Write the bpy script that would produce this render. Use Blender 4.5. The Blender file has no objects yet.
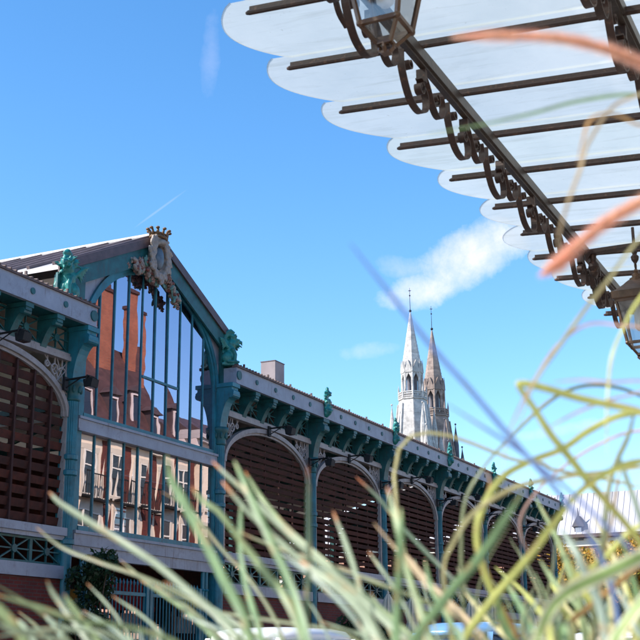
import bpy, math, random
from mathutils import Vector, Matrix
R = math.radians
PI = math.pi
rnd = random.Random(7)
scene = bpy.context.scene
COL = scene.collection

# ------------------------------------------------------------------ camera
F = 1230.0            # focal length in pixels of a 640 px wide frame
EYE = 1.05
def _n(v):
    return Vector(v).normalized()
RX = _n((605, -336, -F))
_t = F * F / (336 + 605 * .0086)
RZ = _n((-.0086 * _t, _t, -F))
RY = RZ.cross(RX)
CAMPOS = Vector((0, 0, EYE))
def ray(px, py):
    c = Vector((px - 320, 320 - py, -F))
    return Vector((c.dot(RX), c.dot(RY), c.dot(RZ)))
def onY(px, py, y):
    d = ray(px, py); return CAMPOS + d * (y / d.y)
def onX(px, py, x):
    d = ray(px, py); return CAMPOS + d * (x / d.x)
def onZ(px, py, z):
    d = ray(px, py); return CAMPOS + d * ((z - EYE) / d.z)
def at(px, py, depth):
    return CAMPOS + ray(px, py) * (depth / F)

cam_d = bpy.data.cameras.new("camera")
cam = bpy.data.objects.new("camera", cam_d)
COL.objects.link(cam)
m = Matrix((RX, RY, RZ)).to_4x4()
m.translation = CAMPOS
cam.matrix_world = m
cam_d.sensor_width = 36
cam_d.sensor_fit = 'HORIZONTAL'
cam_d.lens = 36 * F / 640
cam_d.clip_start = .05
cam_d.clip_end = 3000
cam_d.dof.use_dof = True
cam_d.dof.focus_distance = 30
cam_d.dof.aperture_fstop = 16.5
scene.camera = cam

# ------------------------------------------------------------------ tagging
def tag(o, label=None, cat=None, group=None, kind=None):
    if label: o['label'] = label
    if cat: o['category'] = cat
    if group: o['group'] = group
    if kind: o['kind'] = kind
    return o
def empty(name, loc=(0, 0, 0), rz=0, parent=None):
    o = bpy.data.objects.new(name, None); COL.objects.link(o)
    o.location = loc; o.rotation_euler = (0, 0, rz)
    o.empty_display_size = .2
    if parent: o.parent = parent
    return o
def kids(o):
    return [c for c in bpy.data.objects if c.parent == o]
def copy_tree(o, parent=None):
    c = o.copy(); COL.objects.link(c); c.parent = parent
    for ch in kids(o):
        copy_tree(ch, c)
    return c

# ------------------------------------------------------------------ mesh builder
class MB:
    def __init__(s):
        s.v = []; s.f = []; s.mi = []; s.c = []; s.cm = 0
        s.col = None
    def add(s, vs, fs, mi=None):
        b = len(s.v)
        s.v += [tuple(p) for p in vs]
        s.f += [tuple(b + i for i in f) for f in fs]
        s.mi += [s.cm if mi is None else mi] * len(fs)
        if s.col is not None: s.c += [s.col] * len(vs)
        return s
    def box(s, x0, x1, y0, y1, z0, z1):
        vs = [(x, y, z) for x in (x0, x1) for y in (y0, y1) for z in (z0, z1)]
        return s.add(vs, [(0, 1, 3, 2), (4, 6, 7, 5), (0, 4, 5, 1), (2, 3, 7, 6), (0, 2, 6, 4), (1, 5, 7, 3)])
    def bar(s, p0, p1, w, h, up=(0, 0, 1)):
        p0 = Vector(p0); p1 = Vector(p1); t = (p1 - p0).normalized(); up = Vector(up)
        a = t.cross(up)
        if a.length < 1e-4: a = t.cross(Vector((1, 0, 0)))
        a.normalize(); b = a.cross(t)
        vs = [p + a * (w / 2 * i) + b * (h / 2 * j) for p in (p0, p1) for i, j in ((-1, -1), (1, -1), (1, 1), (-1, 1))]
        return s.add(vs, [(0, 3, 2, 1), (4, 5, 6, 7), (0, 1, 5, 4), (1, 2, 6, 5), (2, 3, 7, 6), (3, 0, 4, 7)])
    def tube(s, pts, rad, n=8, caps=True):
        pts = [Vector(p) for p in pts]
        if not isinstance(rad, (list, tuple)): rad = [rad] * len(pts)
        rings = []; prev = None
        for i, p in enumerate(pts):
            t = (pts[min(i + 1, len(pts) - 1)] - pts[max(i - 1, 0)]).normalized()
            if prev is None:
                a = t.cross(Vector((0, 0, 1)))
                if a.length < .05: a = t.cross(Vector((1, 0, 0)))
            else:
                a = prev - t * prev.dot(t)
            a.normalize(); prev = a; b = t.cross(a)
            rings.append([p + (a * math.cos(2 * PI * k / n) + b * math.sin(2 * PI * k / n)) * rad[i] for k in range(n)])
        vs = [q for r in rings for q in r]; fs = []
        for i in range(len(pts) - 1):
            for k in range(n):
                fs.append((i * n + k, i * n + (k + 1) % n, (i + 1) * n + (k + 1) % n, (i + 1) * n + k))
        if caps:
            fs.append(tuple(reversed(range(n)))); fs.append(tuple(range((len(pts) - 1) * n, len(pts) * n)))
        return s.add(vs, fs)
    def lathe(s, c, prof, n=16, rot=0, sy=1):
        c = Vector(c); vs = []; fs = []
        for r, z in prof:
            for k in range(n):
                a = 2 * PI * k / n + rot
                vs.append(c + Vector((r * math.cos(a), r * math.sin(a) * sy, z)))
        for i in range(len(prof) - 1):
            for k in range(n):
                fs.append((i * n + k, i * n + (k + 1) % n, (i + 1) * n + (k + 1) % n, (i + 1) * n + k))
        fs.append(tuple(reversed(range(n)))); fs.append(tuple(range((len(prof) - 1) * n, len(prof) * n)))
        return s.add(vs, fs)
    def ball(s, c, r, nu=10, nv=7, mtx=None):
        c = Vector(c)
        if not isinstance(r, (tuple, list)): r = (r, r, r)
        vs = []; fs = []
        for j in range(nv + 1):
            th = PI * j / nv
            for k in range(nu):
                a = 2 * PI * k / nu
                q = Vector((r[0] * math.sin(th) * math.cos(a), r[1] * math.sin(th) * math.sin(a), r[2] * math.cos(th)))
                if mtx: q = mtx @ q
                vs.append(c + q)
        for j in range(nv):
            for k in range(nu):
                fs.append((j * nu + k, (j + 1) * nu + k, (j + 1) * nu + (k + 1) % nu, j * nu + (k + 1) % nu))
        return s.add(vs, fs)
    def prism(s, poly, axis, a0, a1):
        """poly: 2D outline; axis 'x': (y,z) outline extruded in x; 'y': (x,z) outline; 'z': (x,y)."""
        def P(u, v, a):
            return (a, u, v) if axis == 'x' else ((u, a, v) if axis == 'y' else (u, v, a))
        n = len(poly)
        vs = [P(u, v, a0) for u, v in poly] + [P(u, v, a1) for u, v in poly]
        fs = [tuple(range(n)), tuple(reversed(range(n, 2 * n)))]
        for i in range(n):
            j = (i + 1) % n
            fs.append((i, i + n, j + n, j))
        return s.add(vs, fs)
    def strip(s, A, B, y0, y1):
        """solid band between (x,z) polylines A and B, from depth y0 to y1"""
        n = len(A)
        vs = [(p[0], y, p[1]) for y in (y0, y1) for L in (A, B) for p in L]
        fs = []
        for i in range(n - 1):
            fs.append((i, i + 1, n + i + 1, n + i))
            fs.append((2 * n + i, 3 * n + i, 3 * n + i + 1, 2 * n + i + 1))
            fs.append((i, 2 * n + i, 2 * n + i + 1, i + 1))
            fs.append((n + i, n + i + 1, 3 * n + i + 1, 3 * n + i))
        fs.append((0, n, 3 * n, 2 * n)); fs.append((n - 1, 3 * n - 1, 4 * n - 1, 2 * n - 1))
        return s.add(vs, fs)
    def build(s, name, mat, parent=None, smooth=False, bevel=0, origin=None):
        me = bpy.data.meshes.new(name)
        vs = s.v
        if origin is not None:
            o_ = Vector(origin); vs = [tuple(Vector(p) - o_) for p in vs]
        me.from_pydata(vs, [], s.f)
        mats = mat if isinstance(mat, (list, tuple)) else [mat]
        for mm in mats: me.materials.append(mm)
        if len(mats) > 1:
            me.polygons.foreach_set('material_index', s.mi)
        if s.c and len(s.c) == len(s.v):
            ca = me.color_attributes.new('col', 'FLOAT_COLOR', 'POINT')
            ca.data.foreach_set('color', [x for q in s.c for x in (q[0], q[1], q[2], 1)])
        if smooth:
            me.polygons.foreach_set('use_smooth', [True] * len(me.polygons))
        me.update()
        o = bpy.data.objects.new(name, me); COL.objects.link(o)
        if origin is not None: o.location = origin
        if parent:
            o.parent = parent
            if any(abs(x) > 1e-9 for x in parent.location) and origin is None:
                o.location = -Vector(parent.location)
            elif origin is not None:
                o.location = Vector(origin) - Vector(parent.location)
        if bevel:
            b = o.modifiers.new('bevel', 'BEVEL'); b.width = bevel; b.segments = 2; b.limit_method = 'ANGLE'
        return o
    def remeshed(s, name, mat, vox, parent=None, origin=None):
        o = s.build(name, mat, parent, True, origin=origin)
        r = o.modifiers.new('remesh', 'REMESH'); r.mode = 'VOXEL'; r.voxel_size = vox; r.use_smooth_shade = True
        sm = o.modifiers.new('smooth', 'SMOOTH'); sm.iterations = 2; sm.factor = .5
        return o

# ------------------------------------------------------------------ materials
MATS = {}
def nodes_of(name):
    mt = bpy.data.materials.new(name); mt.use_nodes = True
    nt = mt.node_tree; nt.nodes.clear()
    out = nt.nodes.new('ShaderNodeOutputMaterial')
    return mt, nt, out
def noise(nt, scale, detail=4, rough=.55, coord='Object', vec=None, dist=0):
    if vec is None:
        tc = nt.nodes.new('ShaderNodeTexCoord'); vec = tc.outputs[coord]
    n = nt.nodes.new('ShaderNodeTexNoise'); n.inputs['Scale'].default_value = scale
    n.inputs['Detail'].default_value = detail; n.inputs['Roughness'].default_value = rough
    n.inputs['Distortion'].default_value = dist
    nt.links.new(vec, n.inputs['Vector']); return n
def ramp(nt, fac, stops):
    r = nt.nodes.new('ShaderNodeValToRGB')
    while len(r.color_ramp.elements) < len(stops): r.color_ramp.elements.new(.5)
    for e, (p, c) in zip(r.color_ramp.elements, stops):
        e.position = p; e.color = (c[0], c[1], c[2], 1) if len(c) == 3 else c
    nt.links.new(fac, r.inputs['Fac']); return r
def mixc(nt, a, b, fac, mode='MIX'):
    x = nt.nodes.new('ShaderNodeMix'); x.data_type = 'RGBA'; x.blend_type = mode
    for sock, val in ((x.inputs[6], a), (x.inputs[7], b), (x.inputs[0], fac)):
        if isinstance(val, (int, float)): sock.default_value = val
        elif isinstance(val, (tuple, list)): sock.default_value = (*val[:3], 1)
        else: nt.links.new(val, sock)
    return x.outputs[2]
def paint(name, c, rough=.55, metal=0, var=.35, scale=3, dirt=None, bump=.15, bscale=40, dirt_amt=.5, streak=None, island=0):
    mt, nt, out = nodes_of(name)
    b = nt.nodes.new('ShaderNodeBsdfPrincipled')
    b.inputs['Roughness'].default_value = rough; b.inputs['Metallic'].default_value = metal
    n1 = noise(nt, scale, 6, .6)
    lo = tuple(x * (1 - var) for x in c); hi = tuple(min(1, x * (1 + var * .6)) for x in c)
    col = ramp(nt, n1.outputs['Fac'], [(.3, lo), (.7, hi)]).outputs['Color']
    if dirt:
        n2 = noise(nt, scale * 2.7, 8, .7)
        f = ramp(nt, n2.outputs['Fac'], [(.55, (0, 0, 0)), (.7, (dirt_amt,) * 3)]).outputs['Color']
        col = mixc(nt, col, dirt, f)
    if streak:
        tc = nt.nodes.new('ShaderNodeTexCoord'); mp = nt.nodes.new('ShaderNodeMapping'); mp.inputs['Scale'].default_value = (14, 14, 1.1)
        nt.links.new(tc.outputs['Object'], mp.inputs[0]); n4 = noise(nt, 1, 6, .65, vec=mp.outputs[0])
        f4 = ramp(nt, n4.outputs['Fac'], [(.52, (0, 0, 0)), (.68, (.75,) * 3)]).outputs['Color']
        n5 = noise(nt, 1.7, 4, .6); f5 = ramp(nt, n5.outputs['Fac'], [(.45, (0, 0, 0)), (.62, (1, 1, 1))]).outputs['Color']
        col = mixc(nt, col, streak, mixc(nt, f4, f5, 1.0, 'MULTIPLY'))
    if island:
        g = nt.nodes.new('ShaderNodeNewGeometry')
        f6 = ramp(nt, g.outputs['Random Per Island'], [(0, (1 - island,) * 3), (1, (1 + island,) * 3)]).outputs['Color']
        col = mixc(nt, col, f6, 1.0, 'MULTIPLY')
    nt.links.new(col, b.inputs['Base Color'])
    if bump:
        n3 = noise(nt, bscale, 3)
        bp = nt.nodes.new('ShaderNodeBump'); bp.inputs['Strength'].default_value = bump; bp.inputs['Distance'].default_value = .01
        nt.links.new(n3.outputs['Fac'], bp.inputs['Height']); nt.links.new(bp.outputs['Normal'], b.inputs['Normal'])
    nt.links.new(b.outputs['BSDF'], out.inputs['Surface'])
    MATS[name] = mt
    return mt
def brick(name, c1, c2, mortar, scale=1, w=.22, h=.065, rough=.85):
    mt, nt, out = nodes_of(name)
    b = nt.nodes.new('ShaderNodeBsdfPrincipled'); b.inputs['Roughness'].default_value = rough
    tc = nt.nodes.new('ShaderNodeTexCoord'); sp = nt.nodes.new('ShaderNodeSeparateXYZ')
    nt.links.new(tc.outputs['Object'], sp.inputs[0])
    ad = nt.nodes.new('ShaderNodeMath'); nt.links.new(sp.outputs[0], ad.inputs[0]); nt.links.new(sp.outputs[1], ad.inputs[1])
    cb = nt.nodes.new('ShaderNodeCombineXYZ'); nt.links.new(ad.outputs[0], cb.inputs[0]); nt.links.new(sp.outputs[2], cb.inputs[1])
    br = nt.nodes.new('ShaderNodeTexBrick'); br.inputs['Scale'].default_value = 1
    br.inputs['Brick Width'].default_value = w; br.inputs['Row Height'].default_value = h
    br.inputs['Mortar Size'].default_value = .008 if w < .4 else .012
    br.inputs['Color1'].default_value = (*c1, 1); br.inputs['Color2'].default_value = (*c2, 1); br.inputs['Mortar'].default_value = (*mortar, 1)
    nt.links.new(cb.outputs[0], br.inputs['Vector'])
    n = noise(nt, 1.3, 6, .65)
    f = ramp(nt, n.outputs['Fac'], [(.3, (.65,) * 3), (.7, (1.15,) * 3)])
    col = mixc(nt, br.outputs['Color'], f.outputs['Color'], 1.0, 'MULTIPLY')
    nt.links.new(col, b.inputs['Base Color']); nt.links.new(b.outputs['BSDF'], out.inputs['Surface'])
    MATS[name] = mt; return mt

TEAL = paint('teal_paint', (.011, .105, .112), .5, streak=(.06, .045, .035), var=.45, scale=4, dirt=(.03, .05, .045), dirt_amt=.6)
TEALB = paint('teal_column_paint', (.018, .175, .23), .45, streak=(.05, .06, .055), var=.35, scale=3, dirt=(.03, .06, .06), dirt_amt=.5)
VERDI = paint('verdigris_cast_metal', (.016, .20, .175), .42, var=.5, scale=9, dirt=(.02, .05, .04), dirt_amt=.7)
LILAC = paint('pale_grey_paint', (.29, .32, .385), .5, streak=(.13, .10, .09), var=.18, scale=2, dirt=(.16, .15, .16), dirt_amt=.55)
CREAMG = paint('pale_cast_iron_paint', (.32, .29, .28), .5, streak=(.13, .09, .07), var=.2, scale=4, dirt=(.15, .12, .1), dirt_amt=.6)
LOUV = paint('dark_oxblood_louvre', (.055, .0100, .0038), .85, island=.35, var=.5, scale=5, dirt=(.02, .012, .01), dirt_amt=.6)
LOUVF = paint('louvre_frame', (.042, .010, .007), .8, var=.3, scale=5)
ZINC = paint('roof_zinc', (.50, .46, .44), .45, .0, var=.2, scale=1.2, dirt=(.3, .22, .18), dirt_amt=.5)
SEAM = paint('roof_seam', (.17, .12, .12), .5, var=.3, scale=3)
EAVE = paint('roof_edge_brown', (.10, .055, .055), .5, var=.4, scale=6)
RTILE = paint('roof_tile_edge', (.13, .085, .075), .7, var=.4, scale=8)
BLACK = paint('black_metal', (.008, .008, .009), .7, var=.3, scale=8)
RUST = paint('brown_wrought_iron', (.028, .009, .0045), .62, var=.5, scale=14, dirt=(.13, .055, .025), dirt_amt=.7, bscale=90)
BEAMM = paint('grey_brown_steel', (.036, .024, .018), .45, var=.35, scale=9, dirt=(.13, .07, .04), dirt_amt=.5)
BRONZE = paint('lantern_bronze', (.085, .045, .026), .35, .25, var=.4, scale=16, dirt=(.12, .08, .03), dirt_amt=.5)
BRICKR = brick('red_brick', (.26, .055, .035), (.19, .04, .03), (.16, .11, .09))
BRICKD = brick('dark_red_brick', (.15, .020, .014), (.10, .014, .012), (.08, .05, .045))
BRICKC = brick('chimney_brick', (.48, .13, .05), (.38, .09, .035), (.30, .2, .14))
STONE = paint('pale_limestone', (.62, .57, .50), .85, var=.2, scale=.6, dirt=(.32, .27, .22), dirt_amt=.6, bscale=8)
CREAM = paint('cream_render', (.78, .67, .57), .85, var=.12, scale=.7, dirt=(.45, .36, .3), dirt_amt=.35, bscale=14)
WHITE = paint('white_painted_wood', (.78, .76, .72), .5, var=.08, scale=3)
SLATE = paint('roof_slate', (.10, .065, .06), .6, var=.4, scale=2)
RTILES = paint('red_roof_tiles', (.085, .038, .030), .75, var=.45, scale=3)
DARKGL = paint('dark_window_glass', (.03, .035, .045), .08, var=.2, scale=.5, bump=0)
ASPH = paint('asphalt', (.05, .05, .052), .9, var=.3, scale=.5, bscale=60, bump=.4)
PAVE = brick('paving_stone', (.30, .28, .26), (.25, .24, .22), (.12, .11, .1), w=.6, h=.4)
SOIL = paint('soil', (.06, .042, .03), .95, var=.5, scale=8, bump=.8, bscale=20)
WOOD = paint('planter_timber', (.20, .12, .07), .7, var=.4, scale=5)
FLOORM = paint('hall_floor', (.10, .095, .09), .7, var=.3, scale=1)
SPST = brick('white_spire_stone', (.58, .55, .53), (.45, .42, .40), (.36, .33, .31), w=1.3, h=.62)
SPSTB = brick('brown_spire_stone', (.36, .275, .235), (.24, .18, .155), (.17, .125, .105), w=1.3, h=.62)
SPDK = paint('spire_slate', (.12, .11, .13), .7, var=.3, scale=1)
CORR = paint('white_sheet_roof', (.45, .43, .45), .5, var=.07, scale=.15, bump=0)
BARK = paint('bark', (.09, .06, .04), .9, var=.4, scale=6, bump=.5)
GOLD = paint('gilded_crown', (.16, .085, .035), .6, .0, var=.5, scale=12)
CARW = paint('white_car_paint', (.80, .80, .80), .18, var=.02, scale=1, bump=0)
CARB = paint('pale_blue_car_paint', (.22, .42, .66), .16, .35, var=.04, scale=1, bump=0)
RUBBER = paint('tyre_rubber', (.02, .02, .02), .8, var=.2, scale=10)
CHROME = paint('wheel_alloy', (.45, .45, .47), .3, .8, var=.1, scale=10, bump=0)
REDL = paint('red_lens', (.35, .01, .01), .2, var=.1, scale=10, bump=0)
CLEARL = paint('clear_lens', (.7, .7, .72), .15, var=.05, scale=10, bump=0)
CANVAS = paint('cream_canvas', (.72, .64, .50), .85, var=.12, scale=4, bump=.2)
CANR = paint('red_canvas', (.50, .02, .02), .8, var=.2, scale=3)
CANG = paint('green_canvas', (.03, .22, .12), .8, var=.2, scale=3)
CANY = paint('yellow_canvas', (.55, .30, .05), .8, var=.2, scale=3)
REDP = paint('fruit_red', (.19, .055, .04), .5, var=.5, scale=14)
PINKP = paint('carved_stone_pink', (.30, .17, .13), .6, var=.45, scale=10, dirt=(.16, .09, .07), dirt_amt=.7)
CREAMP = paint('carved_stone_cream', (.30, .24, .20), .6, var=.35, scale=10, dirt=(.2, .14, .1), dirt_amt=.6)
SHIELD = paint('shield_blue_grey', (.09, .12, .15), .4, var=.4, scale=8)
LEAFG = paint('garland_leaf', (.10, .20, .16), .6, var=.5, scale=10)

def mirror_glass(nm='reflective_window_glass', gc=(.84, .70, .66, 1)):
    mt, nt, out = nodes_of(nm)
    g = nt.nodes.new('ShaderNodeBsdfGlossy'); g.inputs['Roughness'].default_value = .008
    g.inputs['Color'].default_value = gc
    t = nt.nodes.new('ShaderNodeBsdfTransparent'); t.inputs['Color'].default_value = (.35, .38, .42, 1)
    n = noise(nt, 1.1, 2, .5)
    bp = nt.nodes.new('ShaderNodeBump'); bp.inputs['Strength'].default_value = .06; bp.inputs['Distance'].default_value = .02
    nt.links.new(n.outputs['Fac'], bp.inputs['Height']); nt.links.new(bp.outputs['Normal'], g.inputs['Normal'])
    mx = nt.nodes.new('ShaderNodeMixShader'); mx.inputs[0].default_value = .66
    nt.links.new(t.outputs[0], mx.inputs[1]); nt.links.new(g.outputs[0], mx.inputs[2]); nt.links.new(mx.outputs[0], out.inputs['Surface'])
    return mt
MGLASS = mirror_glass()
MGLASSU = mirror_glass('upper_window_glass', (.68, .58, .68, 1))
def canopy_glass():
    mt, nt, out = nodes_of('milky_canopy_glass')
    n = noise(nt, 1.6, 5, .65)
    c = ramp(nt, n.outputs['Fac'], [(.3, (.39, .425, .415)), (.7, (.485, .51, .495))])
    tc = nt.nodes.new('ShaderNodeTexCoord'); mp = nt.nodes.new('ShaderNodeMapping'); mp.inputs['Scale'].default_value = (9, 1.2, 1)
    nt.links.new(tc.outputs['Object'], mp.inputs[0]); n2 = noise(nt, 1.3, 8, .7, vec=mp.outputs[0], dist=.5)
    st = ramp(nt, n2.outputs['Fac'], [(.50, (1, 1, 1)), (.72, (.80, .79, .74))])
    n3 = noise(nt, 38, 4, .7); sp = ramp(nt, n3.outputs['Fac'], [(.66, (1, 1, 1)), (.76, (.66, .63, .56))])
    g = nt.nodes.new('ShaderNodeNewGeometry'); isl = nt.nodes.new('ShaderNodeObjectInfo')
    pr = ramp(nt, isl.outputs['Random'], [(0, (.90, .93, .95)), (.5, (1, 1, .99)), (1, (.97, 1.0, .97))])
    col = mixc(nt, c.outputs['Color'], st.outputs['Color'], 1.0, 'MULTIPLY'); col = mixc(nt, col, sp.outputs['Color'], 1.0, 'MULTIPLY'); col = mixc(nt, col, pr.outputs['Color'], 1.0, 'MULTIPLY')
    tl = nt.nodes.new('ShaderNodeBsdfTranslucent'); nt.links.new(col, tl.inputs['Color'])
    tr = nt.nodes.new('ShaderNodeBsdfTransparent'); tr.inputs['Color'].default_value = (.90, .98, .96, 1)
    gl = nt.nodes.new('ShaderNodeBsdfGlossy'); gl.inputs['Roughness'].default_value = .05
    m1 = nt.nodes.new('ShaderNodeMixShader'); m1.inputs[0].default_value = .27
    nt.links.new(tl.outputs[0], m1.inputs[1]); nt.links.new(tr.outputs[0], m1.inputs[2])
    m2 = nt.nodes.new('ShaderNodeMixShader'); m2.inputs[0].default_value = .07
    nt.links.new(m1.outputs[0], m2.inputs[1]); nt.links.new(gl.outputs[0], m2.inputs[2])
    nt.links.new(m2.outputs[0], out.inputs['Surface']); return mt
CGLASS = canopy_glass()
def lamp_glass():
    mt, nt, out = nodes_of('lantern_pane_glass')
    tr = nt.nodes.new('ShaderNodeBsdfTransparent'); tr.inputs['Color'].default_value = (.80, .80, .79, 1)
    gl = nt.nodes.new('ShaderNodeBsdfGlossy'); gl.inputs['Roughness'].default_value = .06
    m1 = nt.nodes.new('ShaderNodeMixShader'); m1.inputs[0].default_value = .16
    nt.links.new(tr.outputs[0], m1.inputs[1]); nt.links.new(gl.outputs[0], m1.inputs[2]); nt.links.new(m1.outputs[0], out.inputs['Surface']); return mt
LGLASS = lamp_glass()
def leaf_mat(name, lo, hi, trans=.35, rough=.5, scale=2.0):
    mt, nt, out = nodes_of(name)
    g = nt.nodes.new('ShaderNodeNewGeometry')
    n = noise(nt, scale, 3)
    ad = nt.nodes.new('ShaderNodeMath'); ad.operation = 'ADD'
    nt.links.new(g.outputs['Random Per Island'], ad.inputs[0]); nt.links.new(n.outputs['Fac'], ad.inputs[1])
    mu = nt.nodes.new('ShaderNodeMath'); mu.operation = 'MULTIPLY'; mu.inputs[1].default_value = .5
    nt.links.new(ad.outputs[0], mu.inputs[0])
    mid = tuple((a + b) / 2 for a, b in zip(lo, hi))
    c = ramp(nt, mu.outputs[0], [(.2, lo), (.5, mid), (.8, hi)])
    b = nt.nodes.new('ShaderNodeBsdfPrincipled'); b.inputs['Roughness'].default_value = rough
    t = nt.nodes.new('ShaderNodeBsdfTranslucent')
    nt.links.new(c.outputs['Color'], b.inputs['Base Color']); nt.links.new(c.outputs['Color'], t.inputs['Color'])
    mx = nt.nodes.new('ShaderNodeMixShader'); mx.inputs[0].default_value = trans
    nt.links.new(b.outputs[0], mx.inputs[1]); nt.links.new(t.outputs[0], mx.inputs[2]); nt.links.new(mx.outputs[0], out.inputs['Surface']); return mt
AUTUMN = leaf_mat('autumn_leaves', (.14, .16, .02), (.70, .36, .05))
AUTUMN2 = leaf_mat('rust_leaves', (.22, .07, .02), (.50, .20, .05))
GREENL = leaf_mat('green_leaves', (.03, .07, .015), (.13, .20, .04))
DARKL = leaf_mat('dark_ivy_leaves', (.012, .030, .012), (.03, .075, .025))
def blade_mat():
    mt, nt, out = nodes_of('grass_blade')
    a = nt.nodes.new('ShaderNodeAttribute'); a.attribute_name = 'col'
    n = noise(nt, 60, 4, .6)
    f = ramp(nt, n.outputs['Fac'], [(.3, (.78,) * 3), (.7, (1.15,) * 3)])
    col = mixc(nt, a.outputs['Color'], f.outputs['Color'], 1.0, 'MULTIPLY')
    b = nt.nodes.new('ShaderNodeBsdfPrincipled'); b.inputs['Roughness'].default_value = .45
    t = nt.nodes.new('ShaderNodeBsdfTranslucent')
    nt.links.new(col, b.inputs['Base Color']); nt.links.new(col, t.inputs['Color'])
    mx = nt.nodes.new('ShaderNodeMixShader'); mx.inputs[0].default_value = .38
    nt.links.new(b.outputs[0], mx.inputs[1]); nt.links.new(t.outputs[0], mx.inputs[2]); nt.links.new(mx.outputs[0], out.inputs['Surface']); return mt
BLADE = blade_mat()

# ------------------------------------------------------------------ world + sun
SUN_AZ = 180 - 48       # direction TO the sun, degrees from +X towards +Y
SUN_EL = 39
world = bpy.data.worlds.new("World"); scene.world = world; world.use_nodes = True
nt = world.node_tree; nt.nodes.clear()
wo = nt.nodes.new('ShaderNodeOutputWorld'); bg = nt.nodes.new('ShaderNodeBackground')
sky = nt.nodes.new('ShaderNodeTexSky'); sky.sky_type = 'NISHITA'; sky.sun_disc = False
sky.sun_elevation = R(SUN_EL); sky.sun_rotation = R(90 - SUN_AZ)
sky.air_density = 1.0; sky.dust_density = .35; sky.ozone_density = 1.8; sky.altitude = 50
bg.inputs['Strength'].default_value = .15
hs = nt.nodes.new('ShaderNodeHueSaturation'); hs.inputs['Saturation'].default_value = 1.30; hs.inputs['Value'].default_value = 1.0
nt.links.new(sky.outputs[0], hs.inputs['Color'])
tc = nt.nodes.new('ShaderNodeTexCoord'); D = tc.outputs['Generated']
def vdot(v):
    n = nt.nodes.new('ShaderNodeVectorMath'); n.operation = 'DOT_PRODUCT'
    nt.links.new(D, n.inputs[0]); n.inputs[1].default_value = v; return n.outputs['Value']
def mth(op, a, b=None, c=None, clamp=False):
    n = nt.nodes.new('ShaderNodeMath'); n.operation = op; n.use_clamp = clamp
    for i, x in enumerate((a, b, c)):
        if x is None: continue
        if isinstance(x, (int, float)): n.inputs[i].default_value = x
        else: nt.links.new(x, n.inputs[i])
    return n.outputs[0]
def wn(scale, detail, rough=.6, dist=0):
    n = nt.nodes.new('ShaderNodeTexNoise'); n.inputs['Scale'].default_value = scale; n.inputs['Detail'].default_value = detail
    n.inputs['Roughness'].default_value = rough; n.inputs['Distortion'].default_value = dist
    nt.links.new(D, n.inputs['Vector']); return n.outputs['Fac']
nA = wn(22, 9, .62, .2); nB = wn(80, 6, .65, .2)
def cloud(px, py, hw, hh, ang, strength, soft=1.3, na=1.5, nb=.8):
    c = ray(px, py).normalized()
    p = (ray(px + 10 * math.cos(R(ang)), py - 10 * math.sin(R(ang))).normalized() - c).normalized()
    q = c.cross(p).normalized()
    a = mth('DIVIDE', vdot(tuple(p)), hw / F); b = mth('DIVIDE', vdot(tuple(q)), hh / F)
    r2 = mth('ADD', mth('MULTIPLY', a, a), mth('MULTIPLY', b, b))
    k = mth('SUBTRACT', 1.0, r2)
    k = mth('ADD', k, mth('MULTIPLY', mth('SUBTRACT', nA, .5), na * 2))
    k = mth('ADD', k, mth('MULTIPLY', mth('SUBTRACT', nB, .5), nb * 2))
    k = mth('DIVIDE', k, soft, clamp=True)
    front = mth('GREATER_THAN', vdot(tuple(c)), .5)
    k = mth('MULTIPLY', mth('MULTIPLY', k, front), strength)
    return mth('SMOOTH_MIN', k, strength, .1)
cl = None
for args in ((462, 262, 60, 33, 30, .95, 1.5, .9, .35), (418, 292, 46, 20, 14, .85, 1.6, 1.0, .5), (494, 242, 34, 26, 25, .85, 1.6, 1.0, .5), (362, 352, 32, 9, 8, .22, 1.6), (400, 268, 34, 12, -8, .25, 1.6),
             (206, 52, 9, 46, -6, .14, 2.0), (156, 212, 34, 1.3, 36, .16, 1.5, .4, .3), (560, 430, 60, 7, 10, .25, 1.6), (-60, 500, 60, 30, 10, .5), (900, 250, 120, 40, 15, .5)):
    k = cloud(*args)
    cl = k if cl is None else mth('MAXIMUM', cl, k)
mixn = nt.nodes.new('ShaderNodeMix'); mixn.data_type = 'RGBA'
nt.links.new(cl, mixn.inputs[0]); nt.links.new(hs.outputs[0], mixn.inputs[6]); mixn.inputs[7].default_value = (4.9, 4.5, 4.95, 1)
nt.links.new(mixn.outputs[2], bg.inputs['Color']); nt.links.new(bg.outputs[0], wo.inputs['Surface'])

sd = bpy.data.lights.new('sun', 'SUN'); sd.energy = 4.0; sd.angle = R(.53); sd.color = (1, .94, .85)
so = bpy.data.objects.new('sun', sd); COL.objects.link(so)
dsun = Vector((math.cos(R(SUN_AZ)) * math.cos(R(SUN_EL)), math.sin(R(SUN_AZ)) * math.cos(R(SUN_EL)), math.sin(R(SUN_EL))))
so.rotation_euler = dsun.to_track_quat('Z', 'Y').to_euler(); so.location = (0, 0, 50)
scene.view_settings.view_transform = 'Standard'
try: scene.view_settings.look = 'None'
except Exception: pass
scene.view_settings.gamma = 1; scene.view_settings.use_curve_mapping = False
scene.view_settings.exposure = .95
scene.cycles.max_bounces = 10; scene.cycles.transparent_max_bounces = 24
scene.cycles.use_denoising = True

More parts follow.
